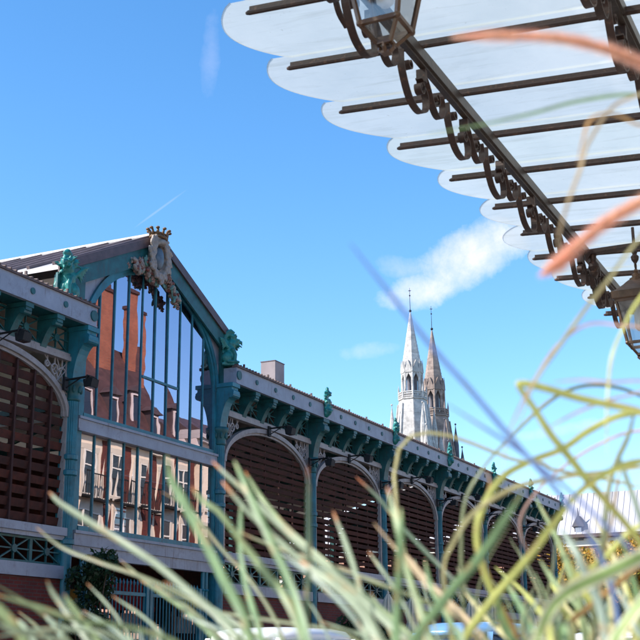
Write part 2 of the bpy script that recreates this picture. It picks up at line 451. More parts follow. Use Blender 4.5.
# ------------------------------------------------------------------ setting
def sheet(name, x0, x1, y0, y1, z, mat):
    mb = MB(); mb.add([(x0, y0, z), (x1, y0, z), (x1, y1, z), (x0, y1, z)], [(0, 1, 2, 3)])
    return tag(mb.build(name, mat), kind='structure')
sheet('ground', -1500, 1500, -1500, 1500, 0, paint('ground_dirt', (.16, .15, .12), .95, var=.3, scale=.05, bump=0))
sheet('road', -60, 62, 2.6, 11.2, .004, ASPH)
def slab(name, x0, x1, y0, y1, z1, mat):
    return tag(MB().box(x0, x1, y0, y1, -.1, z1).build(name, mat, bevel=.01), kind='structure')
slab('pavement', -60, 62, 11.35, 13.9, .13, PAVE); slab('kerb', -60, 62, 11.2, 11.348, .135, STONE)
slab('pavement', -60, 62, -2.4, 2.44, .13, PAVE); slab('kerb', -60, 62, 2.442, 2.6, .135, STONE)
for k in range(18):
    pass
mk = MB()
for k in range(20):
    mk.add([(-40 + k * 5, 9.0, .008), (-39.88 + k * 5, 9.0, .008), (-39.88 + k * 5, 11.1, .008), (-40 + k * 5, 11.1, .008)], [(0, 1, 2, 3)])
mk.add([(-40, 4.6, .008), (60, 4.6, .008), (60, 4.72, .008), (-40, 4.72, .008)], [(0, 1, 2, 3)])
tag(mk.build('road_markings', WHITE), kind='structure')

# ------------------------------------------------------------------ MARKET HALL
Y0 = 14.405
CX = [14.25, 19.22] + [24.9 + 4.965 * n for n in range(7)]     # column centres, the gable stands between the 2nd and 3rd
hall = empty('market_hall', (22, Y0, 0))
tag(hall, 'long iron market hall with teal columns, dark red louvred arches and a glazed gable', 'market hall')
ZR, ZC, ZSP, ZS = 6.76, 6.57, 5.62, 3.50     # rail above arch, arch crown, springing, sill top
FO = .42                                     # how far the fascia stands out
XE = CX[-1]

def arch_pts(xc, a, b, z0, n=28, t0=0, t1=PI):
    return [(xc - a * math.cos(t0 + (t1 - t0) * i / n), z0 + b * math.sin(t0 + (t1 - t0) * i / n)) for i in range(n + 1)]

def star_panel(mb, x0, x1, z0, z1, y, th=.05, w=.035):
    """iron frame with a crossed star"""
    xc, zc = (x0 + x1) / 2, (z0 + z1) / 2
    mb.box(x0, x1, y, y + th, z1 - w, z1); mb.box(x0, x1, y, y + th, z0, z0 + w)
    mb.box(x0, x0 + w, y, y + th, z0 + w, z1 - w); mb.box(x1 - w, x1, y, y + th, z0 + w, z1 - w)
    for (a, b, c, d) in ((x0, z0, x1, z1), (x0, z1, x1, z0), (x0 + w, zc, x1 - w, zc), (xc, z0 + w, xc, z1 - w)):
        mb.bar((a, y + th / 2 + rnd.uniform(-.003, .003), c and b), (c, y + th / 2, d), th * .5, w * .9, up=(0, 1, 0))
    mb.tube([(xc, y - .012, zc), (xc, y + th, zc)], .075, 12)

def louvre_bay(x0, x1, pitch, posts):
    """arched louvre bay between two columns (x0, x1 = inner faces)"""
    xc = (x0 + x1) / 2; a = (x1 - x0) / 2
    lb = empty('louvre_bay', (xc, Y0, 0), parent=None)
    lb.parent = hall; lb.location = (xc - 22, 0, 0)
    org = lambda mb, name, mat, **k: _sub(mb, name, mat, lb, (xc, Y0, 0), **k)
    # slats, clipped by the arch
    mb = MB(); z = ZS + .05
    while z < ZC - .1:
        if z > ZSP:
            u = (z - ZSP + .05) / (ZC - ZSP)
            hw = (a - .02) * math.sqrt(max(0, 1 - u * u))
        else: hw = a - .02
        if hw > .15:
            h = pitch * .62 + rnd.uniform(-.004, .004); z_ = z; z = z + rnd.uniform(-.006, .006)
            mb.add([(xc - hw, Y0 + .045, z), (xc + hw, Y0 + .045, z), (xc + hw, Y0 + .015, z + h), (xc - hw, Y0 + .015, z + h),
                    (xc - hw, Y0 + .07, z), (xc + hw, Y0 + .07, z), (xc + hw, Y0 + .04, z + h), (xc - hw, Y0 + .04, z + h)],
                   [(0, 1, 2, 3), (7, 6, 5, 4), (0, 4, 5, 1), (3, 2, 6, 7), (0, 3, 7, 4), (1, 5, 6, 2)])
            z = z_
        z += pitch
    org(mb, 'slats', LOUV)
    mb = MB()
    n = posts
    for i in range(1, n):
        x = x0 + (x1 - x0) * i / n
        u = abs(x - xc) / a
        zt = ZSP + (ZC - ZSP) * math.sqrt(max(0, 1 - u * u)) - .04
        mb.box(x - .025, x + .025, Y0 - .012 if posts > 6 else Y0 + .07, Y0 + .1, ZS, zt)
    org(mb, 'louvre_posts', LOUVF)
    # arch ring: outer pale moulding and a fine inner one
    mb = MB()
    o = arch_pts(xc, a, ZC - ZSP + .13, ZSP); i_ = arch_pts(xc, a - .10, ZC - ZSP + .02, ZSP)
    mb.strip(o, i_, Y0 - .07, Y0 + .06)
    o2 = arch_pts(xc, a - .102, ZC - ZSP + .015, ZSP); i2 = arch_pts(xc, a - .15, ZC - ZSP - .04, ZSP)
    mb.strip(o2, i2, Y0 - .025, Y0 + .04)
    mb.box(x0, x0 + .09, Y0 - .05, Y0 + .05, ZS, ZSP); mb.box(x1 - .09, x1, Y0 - .05, Y0 + .05, ZS, ZSP)
    org(mb, 'arch_frame', CREAMG)
    # spandrel tracery
    for sgn in (-1, 1):
        mb = MB()
        for (u, r) in ((.90, .15), (.80, .095), (.70, .055), (.955, .085)):
            xx = xc + sgn * a * u
            zb = ZSP + (ZC - ZSP + .13) * math.sqrt(1 - u * u)
            zz = (zb + ZR - .04) / 2 + (.08 if u > .93 else 0)
            if u > .93: zz = ZSP + .38
            ring = [(xx + r * math.cos(t * PI / 8), Y0, zz + r * math.sin(t * PI / 8)) for t in range(17)]
            mb.tube(ring, .02, 5, False)
            for q in range(4):
                an = q * PI / 2 + PI / 4
                mb.tube([(xx, Y0, zz), (xx + r * math.cos(an), Y0, zz + r * math.sin(an))], .014, 4)
            mb.tube([(xx, Y0, zz + r), (xx, Y0, ZR - .03)], .018, 5)
        xx = xc + sgn * (a - .05)
        mb.box(min(xx - .03, xx + .03), max(xx - .03, xx + .03), Y0 - .03, Y0 + .03, ZSP, ZR - .04)
        for (u0, u1) in ((.97, .83), (.83, .97), (.84, .66)):
            z0 = ZSP + (ZC - ZSP + .13) * math.sqrt(1 - u0 * u0) * (1 if u0 < .9 else .9)
            mb.tube([(xc + sgn * a * u0, Y0, z0 + .02), (xc + sgn * a * (u0 + u1) / 2, Y0 - .01, (z0 + ZR) / 2 + .05), (xc + sgn * a * u1, Y0, ZR - .05)], .013, 5)
        org(mb, 'spandrel_tracery', CREAMG)
    # rail above arch, frieze of stars
    mb = MB(); mb.box(x0, x1, Y0 - .10, Y0 + .06, ZR - .05, ZR + .04); mb.box(x0, x1, Y0 - .07, Y0 + .05, ZR + .041, ZR + .10)
    org(mb, 'arch_rail', CREAMG)
    mb = MB(); npn = 5; wd = (x1 - x0) / npn
    for i in range(npn):
        star_panel(mb, x0 + wd * i + .05, x0 + wd * (i + 1) - .05, ZR + .105, 7.36, Y0 - .02)
    org(mb, 'frieze_lattice', TEAL)
    # brackets carrying the fascia
    for i in range(1, npn):
        x = x0 + wd * i
        mb = bracket_mb(x, .085, 6.98, .39)
        org(mb, 'bracket', TEAL)
    # sill, lower lattice, lower rail, brick
    mb = MB(); mb.box(x0, x1, Y0 - .14, Y0 + .06, 3.35, ZS); mb.box(x0, x1, Y0 - .10, Y0 + .05, 3.27, 3.348)
    org(mb, 'sill_beam', LILAC)
    mb = MB(); npn = 5; wd = (x1 - x0) / npn
    for i in range(npn):
        star_panel(mb, x0 + wd * i, x0 + wd * (i + 1), 2.80, 3.265, Y0 - .04, w=.04)
    org(mb, 'lower_lattice', TEAL)
    mb = MB(); mb.box(x0, x1, Y0 - .12, Y0 + .1, 2.56, 2.795)
    org(mb, 'coping', LILAC)
    mb = MB(); mb.box(x0, x1, Y0 - .06, Y0 + .12, .1, 2.555)
    org(mb, 'brick_wall', BRICKD)
    return lb

def _sub(mb, name, mat, par, worg, smooth=False, bevel=0):
    w = Vector(worg)
    mb.v = [tuple(Vector(p) - w) for p in mb.v]
    o = mb.build(name, mat, None, smooth, bevel); o.parent = par; o.location = (0, 0, 0)
    return o

def bracket_mb(x, hw, zb, out, top=7.40):
    """scrolled console: profile in (y, z)"""
    mb = MB(); yf = Y0 - .02
    prof = [(yf, zb - .25)]
    for i in range(9):
        t = i / 8
        prof.append((yf - .05 - (out - .05) * (t ** 1.15), zb - .2 + (top - .16 - zb + .2) * math.sin(t * PI / 2)))
    prof += [(yf - out - .03, top - .15), (yf - out - .03, top - .005), (yf, top - .005)]
    mb.prism(prof, 'x', x - hw, x + hw)
    mb.box(x - hw - .03, x + hw + .03, yf - out - .05, yf - .001, top - .09, top - .006)
    mb.tube([(x - hw - .02, yf - out + .04, top - .17), (x + hw + .02, yf - out + .04, top - .17)], .055, 10)
    return mb

def column(x, big=False, ornament=True):
    c = empty('column'); c.parent = hall; c.location = (x - 22, 0, 0)
    W = (x, Y0, 0); r = .125 if big else .10
    y = Y0 - .05
    mb = MB()
    mb.lathe((x, y, 0), [(r * 1.7, .1), (r * 1.7, .5), (r * 1.35, .55), (r * 1.35, 1.1), (r * 1.1, 1.2), (r, 1.3)], 16)
    n = 20; zs = [1.3, 3.3, 4.75, 6.15]
    for za, zb in zip(zs, zs[1:]):
        prof = []
        vs = []; fs = []
        for z in (za, zb):
            for k in range(n * 2):
                a = PI * k / n; rr = r * (1 - (.10 if (k % 2 and za > 3) else 0))
                vs.append((x + rr * math.cos(a), y + rr * math.sin(a), z))
        for k in range(n * 2): fs.append((k, (k + 1) % (2 * n), 2 * n + (k + 1) % (2 * n), 2 * n + k))
        mb.add(vs, fs)
    _sub(mb, 'shaft', TEALB, c, W)
    mb = MB()
    for z in (3.25, 4.55, 4.85):
        bd = MB(); bd.lathe((x, y, z), [(r * 1.0, -.06), (r * 1.3, -.04), (r * 1.3, .04), (r * 1.0, .06)], 16); _sub(bd, 'column_band', TEALB, c, W)
    mb.lathe((x, y, 6.0), [(r, -.06), (r * 1.25, -.03), (r * 1.1, .0), (r * 1.15, .1), (r * 1.5, .24), (r * 1.7, .28), (r * 1.7, .36)], 16)
    for k in range(8):
        a = k * PI / 4
        mb.ball((x + r * 1.35 * math.cos(a), y + r * 1.35 * math.sin(a), 6.17), (.035, .035, .08), 6, 5)
    _sub(mb, 'capital', TEAL, c, W, True)
    mb = MB(); pw = .15 if big else .13
    mb.box(x - pw, x + pw, Y0 - .02, Y0 + .1, .1, 7.40)
    _sub(mb, 'pilaster', TEALB, c, W)
    # big console
    mb = MB(); hw = .15; yf = Y0 - .021
    prof = [(yf, 6.34), (yf - .13, 6.36)]
    for i in range(1, 9):
        t = i / 8
        prof.append((yf - .13 - (.31) * (t ** 1.5), 6.36 + .70 * math.sin(t * PI / 2)))
    prof += [(yf - .48, 7.08), (yf - .48, 7.20), (yf - .43, 7.24), (yf - .43, 7.395), (yf, 7.395)]
    mb.prism(prof, 'x', x - hw, x + hw)
    mb.tube([(x - hw - .015, yf - .40, 7.12), (x + hw + .015, yf - .40, 7.12)], .085, 14)
    mb.box(x - hw - .03, x + hw + .03, yf - .47, yf - .002, 7.30, 7.394)
    _sub(mb, 'console', TEALB if big else TEAL, c, W)
    if ornament:
        mb = MB(); yo = Y0 - FO - .07
        ra = random.Random(int(x * 10))
        mb.ball((x, yo - .02, 7.62), (.13, .10, .17), 10, 8); mb.ball((x - .02, yo - .12, 7.60), (.07, .06, .06)); mb.ball((x, yo, 7.88), (.10, .07, .16))
        for k in range(40):
            zz = ra.uniform(7.46, 8.10); w = .17 - .06 * abs(zz - 7.75); a = ra.uniform(-1.9, 1.9)
            d = Vector((math.sin(a), -abs(math.cos(a)) * .7, ra.uniform(.0, .9))).normalized(); p = Vector((x, yo, zz))
            mb.tube([p, p + d * w * .7, p + d * w * 1.15 + Vector((0, 0, -.02))], [.045, .045, .012], 6)
        mb.tube([(x, yo, 8.0), (x + .03, yo - .02, 8.16), (x - .03, yo - .04, 8.24), (x - .07, yo - .05, 8.18)], [.07, .06, .05, .02], 7)
        mb.box(x - .1, x + .1, yo, yo + .12, 7.44, 7.9)
        for p in list(mb.v): pass
        o = MB(); o.v = mb.v; o.f = mb.f; o.mi = mb.mi
        w = Vector(W); o.v = [tuple(Vector(p) - w) for p in o.v]
        ob = o.build('acroterion', VERDI, None, True); ob.parent = c; ob.location = (0, 0, 0)
        r_ = ob.modifiers.new('remesh', 'REMESH'); r_.mode = 'VOXEL'; r_.voxel_size = .022; r_.use_smooth_shade = True
    return c

for i, x in enumerate(CX):
    column(x - (.10 if i == 1 else .06 if i == 2 else 0), big=(i in (1, 2)), ornament=(i not in (1, 2)))
louvre_bay(CX[0] + .16, CX[1] - .17, .235, 9)
for i in range(2, len(CX) - 1):
    louvre_bay(CX[i] + .16, CX[i + 1] - .16, .165, 6)
louvre_bay(CX[0] - 4.8, CX[0] - .16, .235, 9)

# fascia gutters, with bolt heads
def hpart(mb, name, mat, smooth=False, bevel=0, par=None):
    if par is None: par = hall
    w = Vector((22, Y0, 0))
    mb.v = [tuple(Vector(p) - w) for p in mb.v]
    o = mb.build(name, mat, None, smooth, bevel); o.parent = par; o.location = (0, 0, 0); return o
for (xa, xb, cols) in ((9.2, CX[1] + .02, (CX[0], CX[1])), (CX[2] - .02, XE + .3, CX[2:])):
    mb = MB(); yf = Y0 - FO
    mb.box(xa, xb, yf - .05, yf, 7.43, 7.80)
    mb.box(xa, xb, yf - .07, yf + .02, 7.405, 7.428)
    mb.box(xa, xa + .05, yf + .001, Y0 + .1, 7.43, 7.80); mb.box(xb - .05, xb, yf + .001, Y0 + .1, 7.43, 7.80)
    f = hpart(mb, 'fascia', LILAC)
    mb = MB(); mb.box(xa + .051, xb - .051, yf + .021, Y0 + .05, 7.402, 7.44); hpart(mb, 'soffit', TEAL)
    mb = MB()
    for i, c0 in enumerate(cols):
        for k in range(1, 5):
            x = c0 + 4.965 * k / 5
            if x < xb - .2: mb.tube([(x, yf - .072, 7.62), (x, yf - .051, 7.62)], .062, 14)
    for c0 in ((CX[1], ) if xa < 10 else (CX[2],)): mb.tube([(c0 + (-.09 if xa < 10 else .09), yf - .08, 7.62), (c0 + (-.09 if xa < 10 else .09), yf - .051, 7.62)], .11, 16)
    for k in range(3):
        if xa < 10: mb.tube([(xb + .001, yf + .1 + k * .1, 7.6), (xb + .02, yf + .1 + k * .1, 7.6)], .02, 8)
    hpart(mb, 'bolt_heads', TEAL, par=f)
    mb = MB(); mb.box(xa - .03, xb + .03, yf - .09, yf + .06, 7.801, 7.84)
    hpart(mb, 'gutter_lip', RTILE)
    mb = MB(); x = xa
    while x < xb:
        mb.tube([(x, yf - .10, 7.852), (x, yf + .15, 7.88)], .022, 8); x += .15
    x = xa + .4
    while x < xb:
        mb.box(x - .02, x + .02, yf - .05, yf - .01, 7.88, 7.95); x += 1.24
    hpart(mb, 'eaves_tiles', RTILE)
# main roofs (low pitch behind the eaves) and the far slope
mb = MB()
for (xa, xb) in ((9.2, 18.6), (25.45, XE + .3)):
    mb.prism([(Y0 - FO - .05, 7.842), (Y0 + 5.5, 9.5), (Y0 + 11.6, 7.842), (Y0 + 11.6, 7.75), (Y0 + 5.5, 9.4), (Y0 - FO + .1, 7.75)], 'x', xa, xb)
hpart(mb, 'main_roof', ZINC)
for (xa, xb) in ((9.3, 9.42),):
    mb = MB(); mb.prism([(Y0 + .1, 0), (Y0 + 11, 0), (Y0 + 11, 7.7), (Y0 + 5.5, 9.3), (Y0 + .1, 7.7)], 'x', xa, xb)
    hpart(mb, 'end_wall', BRICKD)
mb = MB(); mb.box(9.45, XE - .02, Y0 + .15, Y0 + 11, .02, .14); hpart(mb, 'hall_floor', FLOORM)
# louvred end wall towards the square
mb = MB(); mb.prism([(Y0 + .1, 7.3), (Y0 + 11, 7.3), (Y0 + 11, 7.7), (Y0 + 5.5, 9.3), (Y0 + .1, 7.7)], 'x', XE, XE + .12); mb.box(XE, XE + .12, Y0 + .1, Y0 + 11, 0, 1.0)
sl = MB(); r1 = random.Random(8); y = Y0 + .1
while y < Y0 + 10.9:
    y1 = min(y + .36, Y0 + 11)
    for (za, zb, pr) in ((1.0, 2.0, .12), (2.0, 3.0, .2), (3.0, 4.2, .04), (4.2, 4.7, .12), (4.7, 5.2, .2), (5.2, 5.7, .28), (5.7, 6.2, .4), (6.2, 6.7, .42), (6.7, 7.3, .2)):
        if r1.random() < pr:
            z = za
            while z < zb: sl.box(XE, XE + .05, y, y1, z, min(zb, z + .09)); z += .2
            sl.box(XE - .02, XE - .001, y, y + .05, za, zb)
        else: mb.box(XE, XE + .1, y, y1, za, zb)
    y = y1
hpart(mb, 'end_wall', LOUV); hpart(sl, 'end_louvres', LOUV)
# far side wall: boarded, with slatted openings that let daylight in
mb = MB(); sl = MB()
yb = Y0 + 11.05; x = 9.45; cell = .8
zrows = [(0.14, 1.3, .0), (1.3, 2.4, .4), (2.4, 3.3, .2), (3.3, 4.7, .45), (4.7, 5.5, .1), (5.5, 6.4, .55), (6.4, 7.6, .62)]
r2 = random.Random(3)
while x < XE - .3:
    x1 = min(x + cell, XE - .02)
    for (za, zb, pr) in zrows:
        if r2.random() < pr * (.45 if x > 43 else (.8 if x > 33 and za < 3.2 else .06)):
            z = za
            while z < zb:
                sl.box(x, x1, yb, yb + .04, z, z + .05); z += .26
            sl.box(x - .02, x + .03, yb - .02, yb - .001, za, zb); sl.box(x + .36, x + .46, yb - .02, yb - .001, za, zb)
        else:
            mb.box(x, x1, yb, yb + .04, za, zb)
    x = x1
hpart(mb, 'rear_boarding', LOUV); hpart(sl, 'rear_louvres', LOUV)
for x in CX:
    mb = MB(); mb.box(x - .1, x + .1, Y0 + 10.7, Y0 + 10.9, .14, 7.7)
    mb.bar((x, Y0 + .2, 7.3), (x, Y0 + 11, 7.3), .1, .14)
    mb.bar((x, Y0 + .2, 7.35), (x, Y0 + 5.5, 9.1), .1, .12); mb.bar((x, Y0 + 5.5, 9.1), (x, Y0 + 11, 7.35), .1, .12)
    for q in (3, 5.5, 8): mb.bar((x, Y0 + q, 7.35), (x, Y0 + q, 7.7 + 1.5 * (1 - abs(q - 5.5) / 5.5)), .06, .06)
    hpart(mb, 'roof_truss', TEAL)

# roof chimney / vent on the market roof
ch = empty('roof_chimney'); ch.parent = hall; ch.location = (0, 0, 0)
pA = onY(261.5, 363, Y0 + 3.2); pB = onY(282, 371, Y0 + 3.2 - .0)
mb = MB(); cx0 = pA.x; mb.box(cx0, cx0 + .62, Y0 + 2.72, Y0 + 3.22, 8.2, pA.z + .02)
hpart(mb, 'chimney_stack', paint('grey_pink_render', (.27, .22, .22), .8, var=.15, scale=2), par=ch)
mb = MB(); mb.box(cx0 - .015, cx0 + .635, Y0 + 2.705, Y0 + 3.235, pA.z + .021, pA.z + .045)
hpart(mb, 'chimney_cap', EAVE, par=ch)

# ---------------- the glazed gable
XG = (CX[1] + CX[2]) / 2           # 22.06
XL, XR2 = XG - 3.40, XG + 3.40     # roof ends
ZA, ZE = 10.06, 8.46
XC = XG - .20
g = empty('glazed_gable'); g.parent = hall; g.location = (XG - 22, 0, 0)
gp = lambda mb, name, mat, smooth=False, bevel=0: _sub(mb, name, mat, g, (XG, Y0, 0), smooth, bevel)
A_IN, B_IN, Z_SP = 2.56, 2.05, 7.20
XJ = CX[2] - .22 - XG              # jamb half width
# pale panel between arch and roof
N = 40; mb = MB()
arc = arch_pts(XG, A_IN + .14, B_IN + .2, Z_SP, N)
outl = []
for (x, z) in arc:
    u = min(1, max(-1, (x - XG) / (A_IN + .14)))
    outl.append((XG + u * 2.9, ZA - .08 - abs(XG + u * 2.9 - XC) * (ZA - ZE) / 3.4))
mb.strip(outl, arc, Y0 + .0, Y0 + .06)
for s in (-1, 1):
    xa, xb = XG + s * (A_IN + .14), XG + s * 2.98
    mb.box(min(xa, xb), max(xa, xb), Y0, Y0 + .06, 5.75, Z_SP)
gp(mb, 'gable_panel', LILAC)
mb = MB()
mb.strip(arch_pts(XG, A_IN + .15, B_IN + .19, Z_SP, N), arch_pts(XG, A_IN + .045, B_IN + .07, Z_SP, N), Y0 - .06, Y0 + .07)
mb.strip(arch_pts(XG, A_IN + .043, B_IN + .068, Z_SP, N), arch_pts(XG, A_IN - .02, B_IN - .01, Z_SP, N), Y0 - .025, Y0 + .07)
for s in (-1, 1):
    xa, xb = XG + s * (A_IN - .02), XG + s * (A_IN + .15)
    mb.box(min(xa, xb), max(xa, xb), Y0 - .045, Y0 + .065, 5.715, Z_SP)
    xa, xb = XG + s * (A_IN - .0), XG + s * (A_IN + .15)
    mb.box(min(xa, xb), max(xa, xb), Y0 - .03, Y0 + .065, 3.50, 5.42)
gp(mb, 'arch_moulding', TEALB)
# mullions
mb = MB(); P = .525
for k in range(-5, 6):
    x = XG + k * P * .985
    u = min(.9999, abs(x - XG) / A_IN)
    zt = Z_SP + B_IN * math.sqrt(1 - u * u)
    if abs(k) < 5: mb.box(x - .016, x + .016, Y0 - .008, Y0 + .035, 5.715, zt)
    mb.box(x - .016, x + .016, Y0 - .008, Y0 + .035, 3.56, 5.42)
mb.box(XG - A_IN, XG + A_IN, Y0 - .045, Y0 + .05, 5.715, 5.80)
mb.box(XG - A_IN, XG + A_IN, Y0 - .045, Y0 + .05, 3.50, 3.60)
zz = onY(139, 375, Y0).z
mb.box(XG - .5 + .03, XG + 1.0 - .03, Y0 - .012, Y0 + .04, zz - .025, zz + .025)
gp(mb, 'mullions', TEALB)
# transom beam between the lights, and the lower beam
mb = MB()
mb.box(XG - 2.72, XG + 2.66, Y0 - .07, Y0 + .06, 5.47, 5.66); mb.box(XG - 2.72, XG + 2.66, Y0 - .10, Y0 + .06, 5.662, 5.713); mb.box(XG - 2.72, XG + 2.66, Y0 - .09, Y0 + .06, 5.422, 5.468)
gp(mb, 'transom', LILAC)
mb = MB(); mb.box(XG - 2.72, XG + 2.66, Y0 - .08, Y0 + .10, 3.22, 3.44); mb.box(XG - 2.72, XG + 2.66, Y0 - .11, Y0 + .1, 3.442, 3.498)
mb.box(XG - 2.72, XG + 2.66, Y0 - .05, Y0 + .10, 3.0, 3.218)
gp(mb, 'lower_beam', LILAC)
# panes: every pane very slightly out of true
r3 = random.Random(11)
mb = MB()
for k in range(-5, 5):
    xa = XG + k * P * .985 + .017; xb = XG + (k + 1) * P * .985 - .017
    t1, t2, t3 = r3.uniform(-1, 1) * .0045, r3.uniform(-1, 1) * .0045, r3.uniform(-1, 1) * .0035
    nz = 14
    vs = []; fs = []
    for i in range(nz + 1):
        for x in (xa, xb):
            u = min(.9999, abs(x - XG) / A_IN); zt = Z_SP + B_IN * math.sqrt(1 - u * u)
            z = 5.79 + (zt - 5.79) * i / nz
            y = Y0 + .02 + (t1 if x == xa else t2) + t3 * (z - 7)
            vs.append((x, y, z))
    for i in range(nz): fs.append((2 * i, 2 * i + 1, 2 * i + 3, 2 * i + 2))
    mb.add(vs, fs)
gp(mb, 'upper_glazing', MGLASSU)
mb = MB()
for k in range(-5, 5):
    xa = XG + k * P * .985 + .017; xb = XG + (k + 1) * P * .985 - .017
    t1, t2, t3, t4 = [r3.uniform(-1, 1) * .0045 for _ in range(4)]
    mb.add([(xa, Y0 + .02 + t1, 3.6), (xb, Y0 + .02 + t2, 3.6), (xb, Y0 + .02 + t3, 5.42), (xa, Y0 + .02 + t4, 5.42)], [(0, 1, 2, 3)])
gp(mb, 'lower_glazing', MGLASS)
# roof of the gable
nx, nz_ = (ZA - ZE), 3.40
def roof_side(s):
    mb = MB(); th = .10
    xe = XC + s * 3.52; ze = ZA - 3.52 * (ZA - ZE) / 3.4
    mb.prism([(XC, ZA), (xe, ze), (xe, ze + th), (XC, ZA + th)] if s > 0 else [(XC, ZA), (XC, ZA + th), (xe, ze + th), (xe, ze)], 'y', Y0 - .17, Y0 + 11.4)
    gp(mb, 'gable_roof', ZINC)
    mb = MB(); y = Y0 - .05
    while y < Y0 + 11.4:
        mb.bar((XC + s * .05, y, ZA + th + .02), (xe, y, ze + th + .02), .07, .10); y += .62
    gp(mb, 'roof_seams', SEAM)
    mb = MB()
    mb.prism([(XC, ZA - .06), (xe + s * .02, ze - .06), (xe + s * .02, ze + th + .05), (XC, ZA + th + .05)] if s > 0 else [(XC, ZA - .06), (XC, ZA + th + .05), (xe + s * .02, ze + th + .05), (xe + s * .02, ze - .06)], 'y', Y0 - .21, Y0 - .172)
    gp(mb, 'roof_edge', EAVE)
    mb = MB()
    mb.prism([(XC, ZA - .44), (xe, ze - .44), (xe, ze - .061), (XC, ZA - .061)] if s > 0 else [(XC, ZA - .44), (XC, ZA - .061), (xe, ze - .061), (xe, ze - .44)], 'y', Y0 - .16, Y0 - .112)
    mb.prism([(XC, ZA - .30), (xe - .1 * s, ze - .30), (xe - .1 * s, ze - .06), (XC, ZA - .06)] if s > 0 else [(XC, ZA - .30), (XC, ZA - .06), (xe - .1 * s, ze - .06), (xe - .1 * s, ze - .30)], 'y', Y0 - .111, Y0 - .001)
    gp(mb, 'bargeboard', TEAL)
for s in (-1, 1): roof_side(s)
mb = MB(); mb.tube([(XC, Y0 - .2, ZA + .16), (XC, Y0 + 11.4, ZA + .16)], .07, 10); gp(mb, 'ridge_cap', ZINC)
for s in (-1, 1):
    mb = MB(); xa, xb = XG + s * 2.98, XG + s * 3.06
    mb.box(min(xa, xb), max(xa, xb), Y0 + .07, Y0 + 11, 7.0, 8.5)
    gp(mb, 'side_wall', CREAM)
for s in (-1, 1):      # corner posts carrying the griffins
    mb = MB(); x = XG + s * 2.9
    mb.box(x - .13, x + .13, Y0 - .12, Y0 - .002, 7.40, 8.62)
    mb.box(x - .17, x + .17, Y0 - .17, Y0 - .121, 7.86, 7.94)
    gp(mb, 'corner_post', TEAL)

def griffin(x, y, z, sc, seed=1, turn=0):
    """perched griffin: haunches, arched neck, beaked head with a spiked mane, curled crest, leafy base"""
    gr = empty('griffin'); gr.parent = hall; gr.location = (x - 22, y - Y0, z)
    r = random.Random(seed); mb = MB()
    mb.ball((.04, 0, .22), (.20, .17, .20)); mb.ball((.02, -.03, .42), (.16, .15, .20)); mb.ball((-.04, -.04, .58), (.15, .14, .14))
    mb.ball((-.14, -.07, .66), (.15, .12, .11)); mb.tube([(-.22, -.09, .68), (-.33, -.13, .66), (-.36, -.14, .57)], [.075, .045, .01], 8)   # upper beak
    mb.tube([(-.20, -.08, .60), (-.27, -.11, .56), (-.31, -.12, .52)], [.05, .03, .01], 6)
    mb.ball((-.18, -.16, .72), .04, 8, 6); mb.tube([(-.10, -.12, .74), (-.12, -.15, .84)], [.04, .008], 6)
    for k in range(34):                      # mane
        a = r.uniform(-2.0, 1.3); b_ = r.uniform(-.7, .5)
        d = Vector((math.sin(a) * .9 + .35, b_ - .2, math.cos(a))).normalized(); p = Vector((-.05, -.04, .60)) + d * .10
        mb.tube([p, p + d * .10 + Vector((0, 0, .01)), p + d * r.uniform(.16, .25) + Vector((.02, 0, -.02))], [.045, .034, .007], 5)
    mb.tube([(.10, .0, .50), (.15, 0, .72), (.10, 0, .88), (-.02, 0, .95), (-.10, 0, .90), (-.08, 0, .83)], [.08, .075, .075, .075, .05, .02], 8)    # curled crest
    for k in range(6): mb.ball((.14 - .045 * k, 0, .80 + .03 * k - .006 * k * k), .06, 7, 5)
    for s_ in (-1, 1):
        mb.tube([(-.06, s_ * .12, .42), (-.14, s_ * .14, .24), (-.12, s_ * .14, .04)], [.075, .055, .05], 7); mb.ball((-.17, s_ * .14, .035), (.10, .06, .045))
        mb.ball((.10, s_ * .14, .16), (.15, .08, .15)); mb.ball((.0, s_ * .17, .035), (.11, .055, .045))
        for k in range(6): mb.tube([(.08, s_ * .12, .44), (.16 + .015 * k, s_ * (.18 + .015 * k), .50 + .03 * k), (.24 + .02 * k, s_ * (.20 + .02 * k), .34 + .07 * k)], [.055, .045, .01], 6)
    for k in range(18):
        a = r.uniform(0, 2 * PI); mb.ball((.05 + .17 * math.cos(a), .13 * math.sin(a), r.uniform(.02, .34)), (.05, .05, .08), 6, 5)
    mb.box(-.2, .24, -.16, .16, -.06, .02)
    M = Matrix.Rotation(turn, 3, 'Z'); mb.v = [tuple(M @ (Vector(p) * sc)) for p in mb.v]
    o = mb.build('griffin_body', VERDI, None, True); o.parent = gr; o.location = (0, 0, 0)
    r_ = o.modifiers.new('remesh', 'REMESH'); r_.mode = 'VOXEL'; r_.voxel_size = .016; r_.use_smooth_shade = True
    return gr
griffin(CX[1] - .66, Y0 - .20, 7.86, 1.0, 1, .1)
griffin(CX[2] + .02, Y0 - .26, 7.90, .86, 2, 2.2)

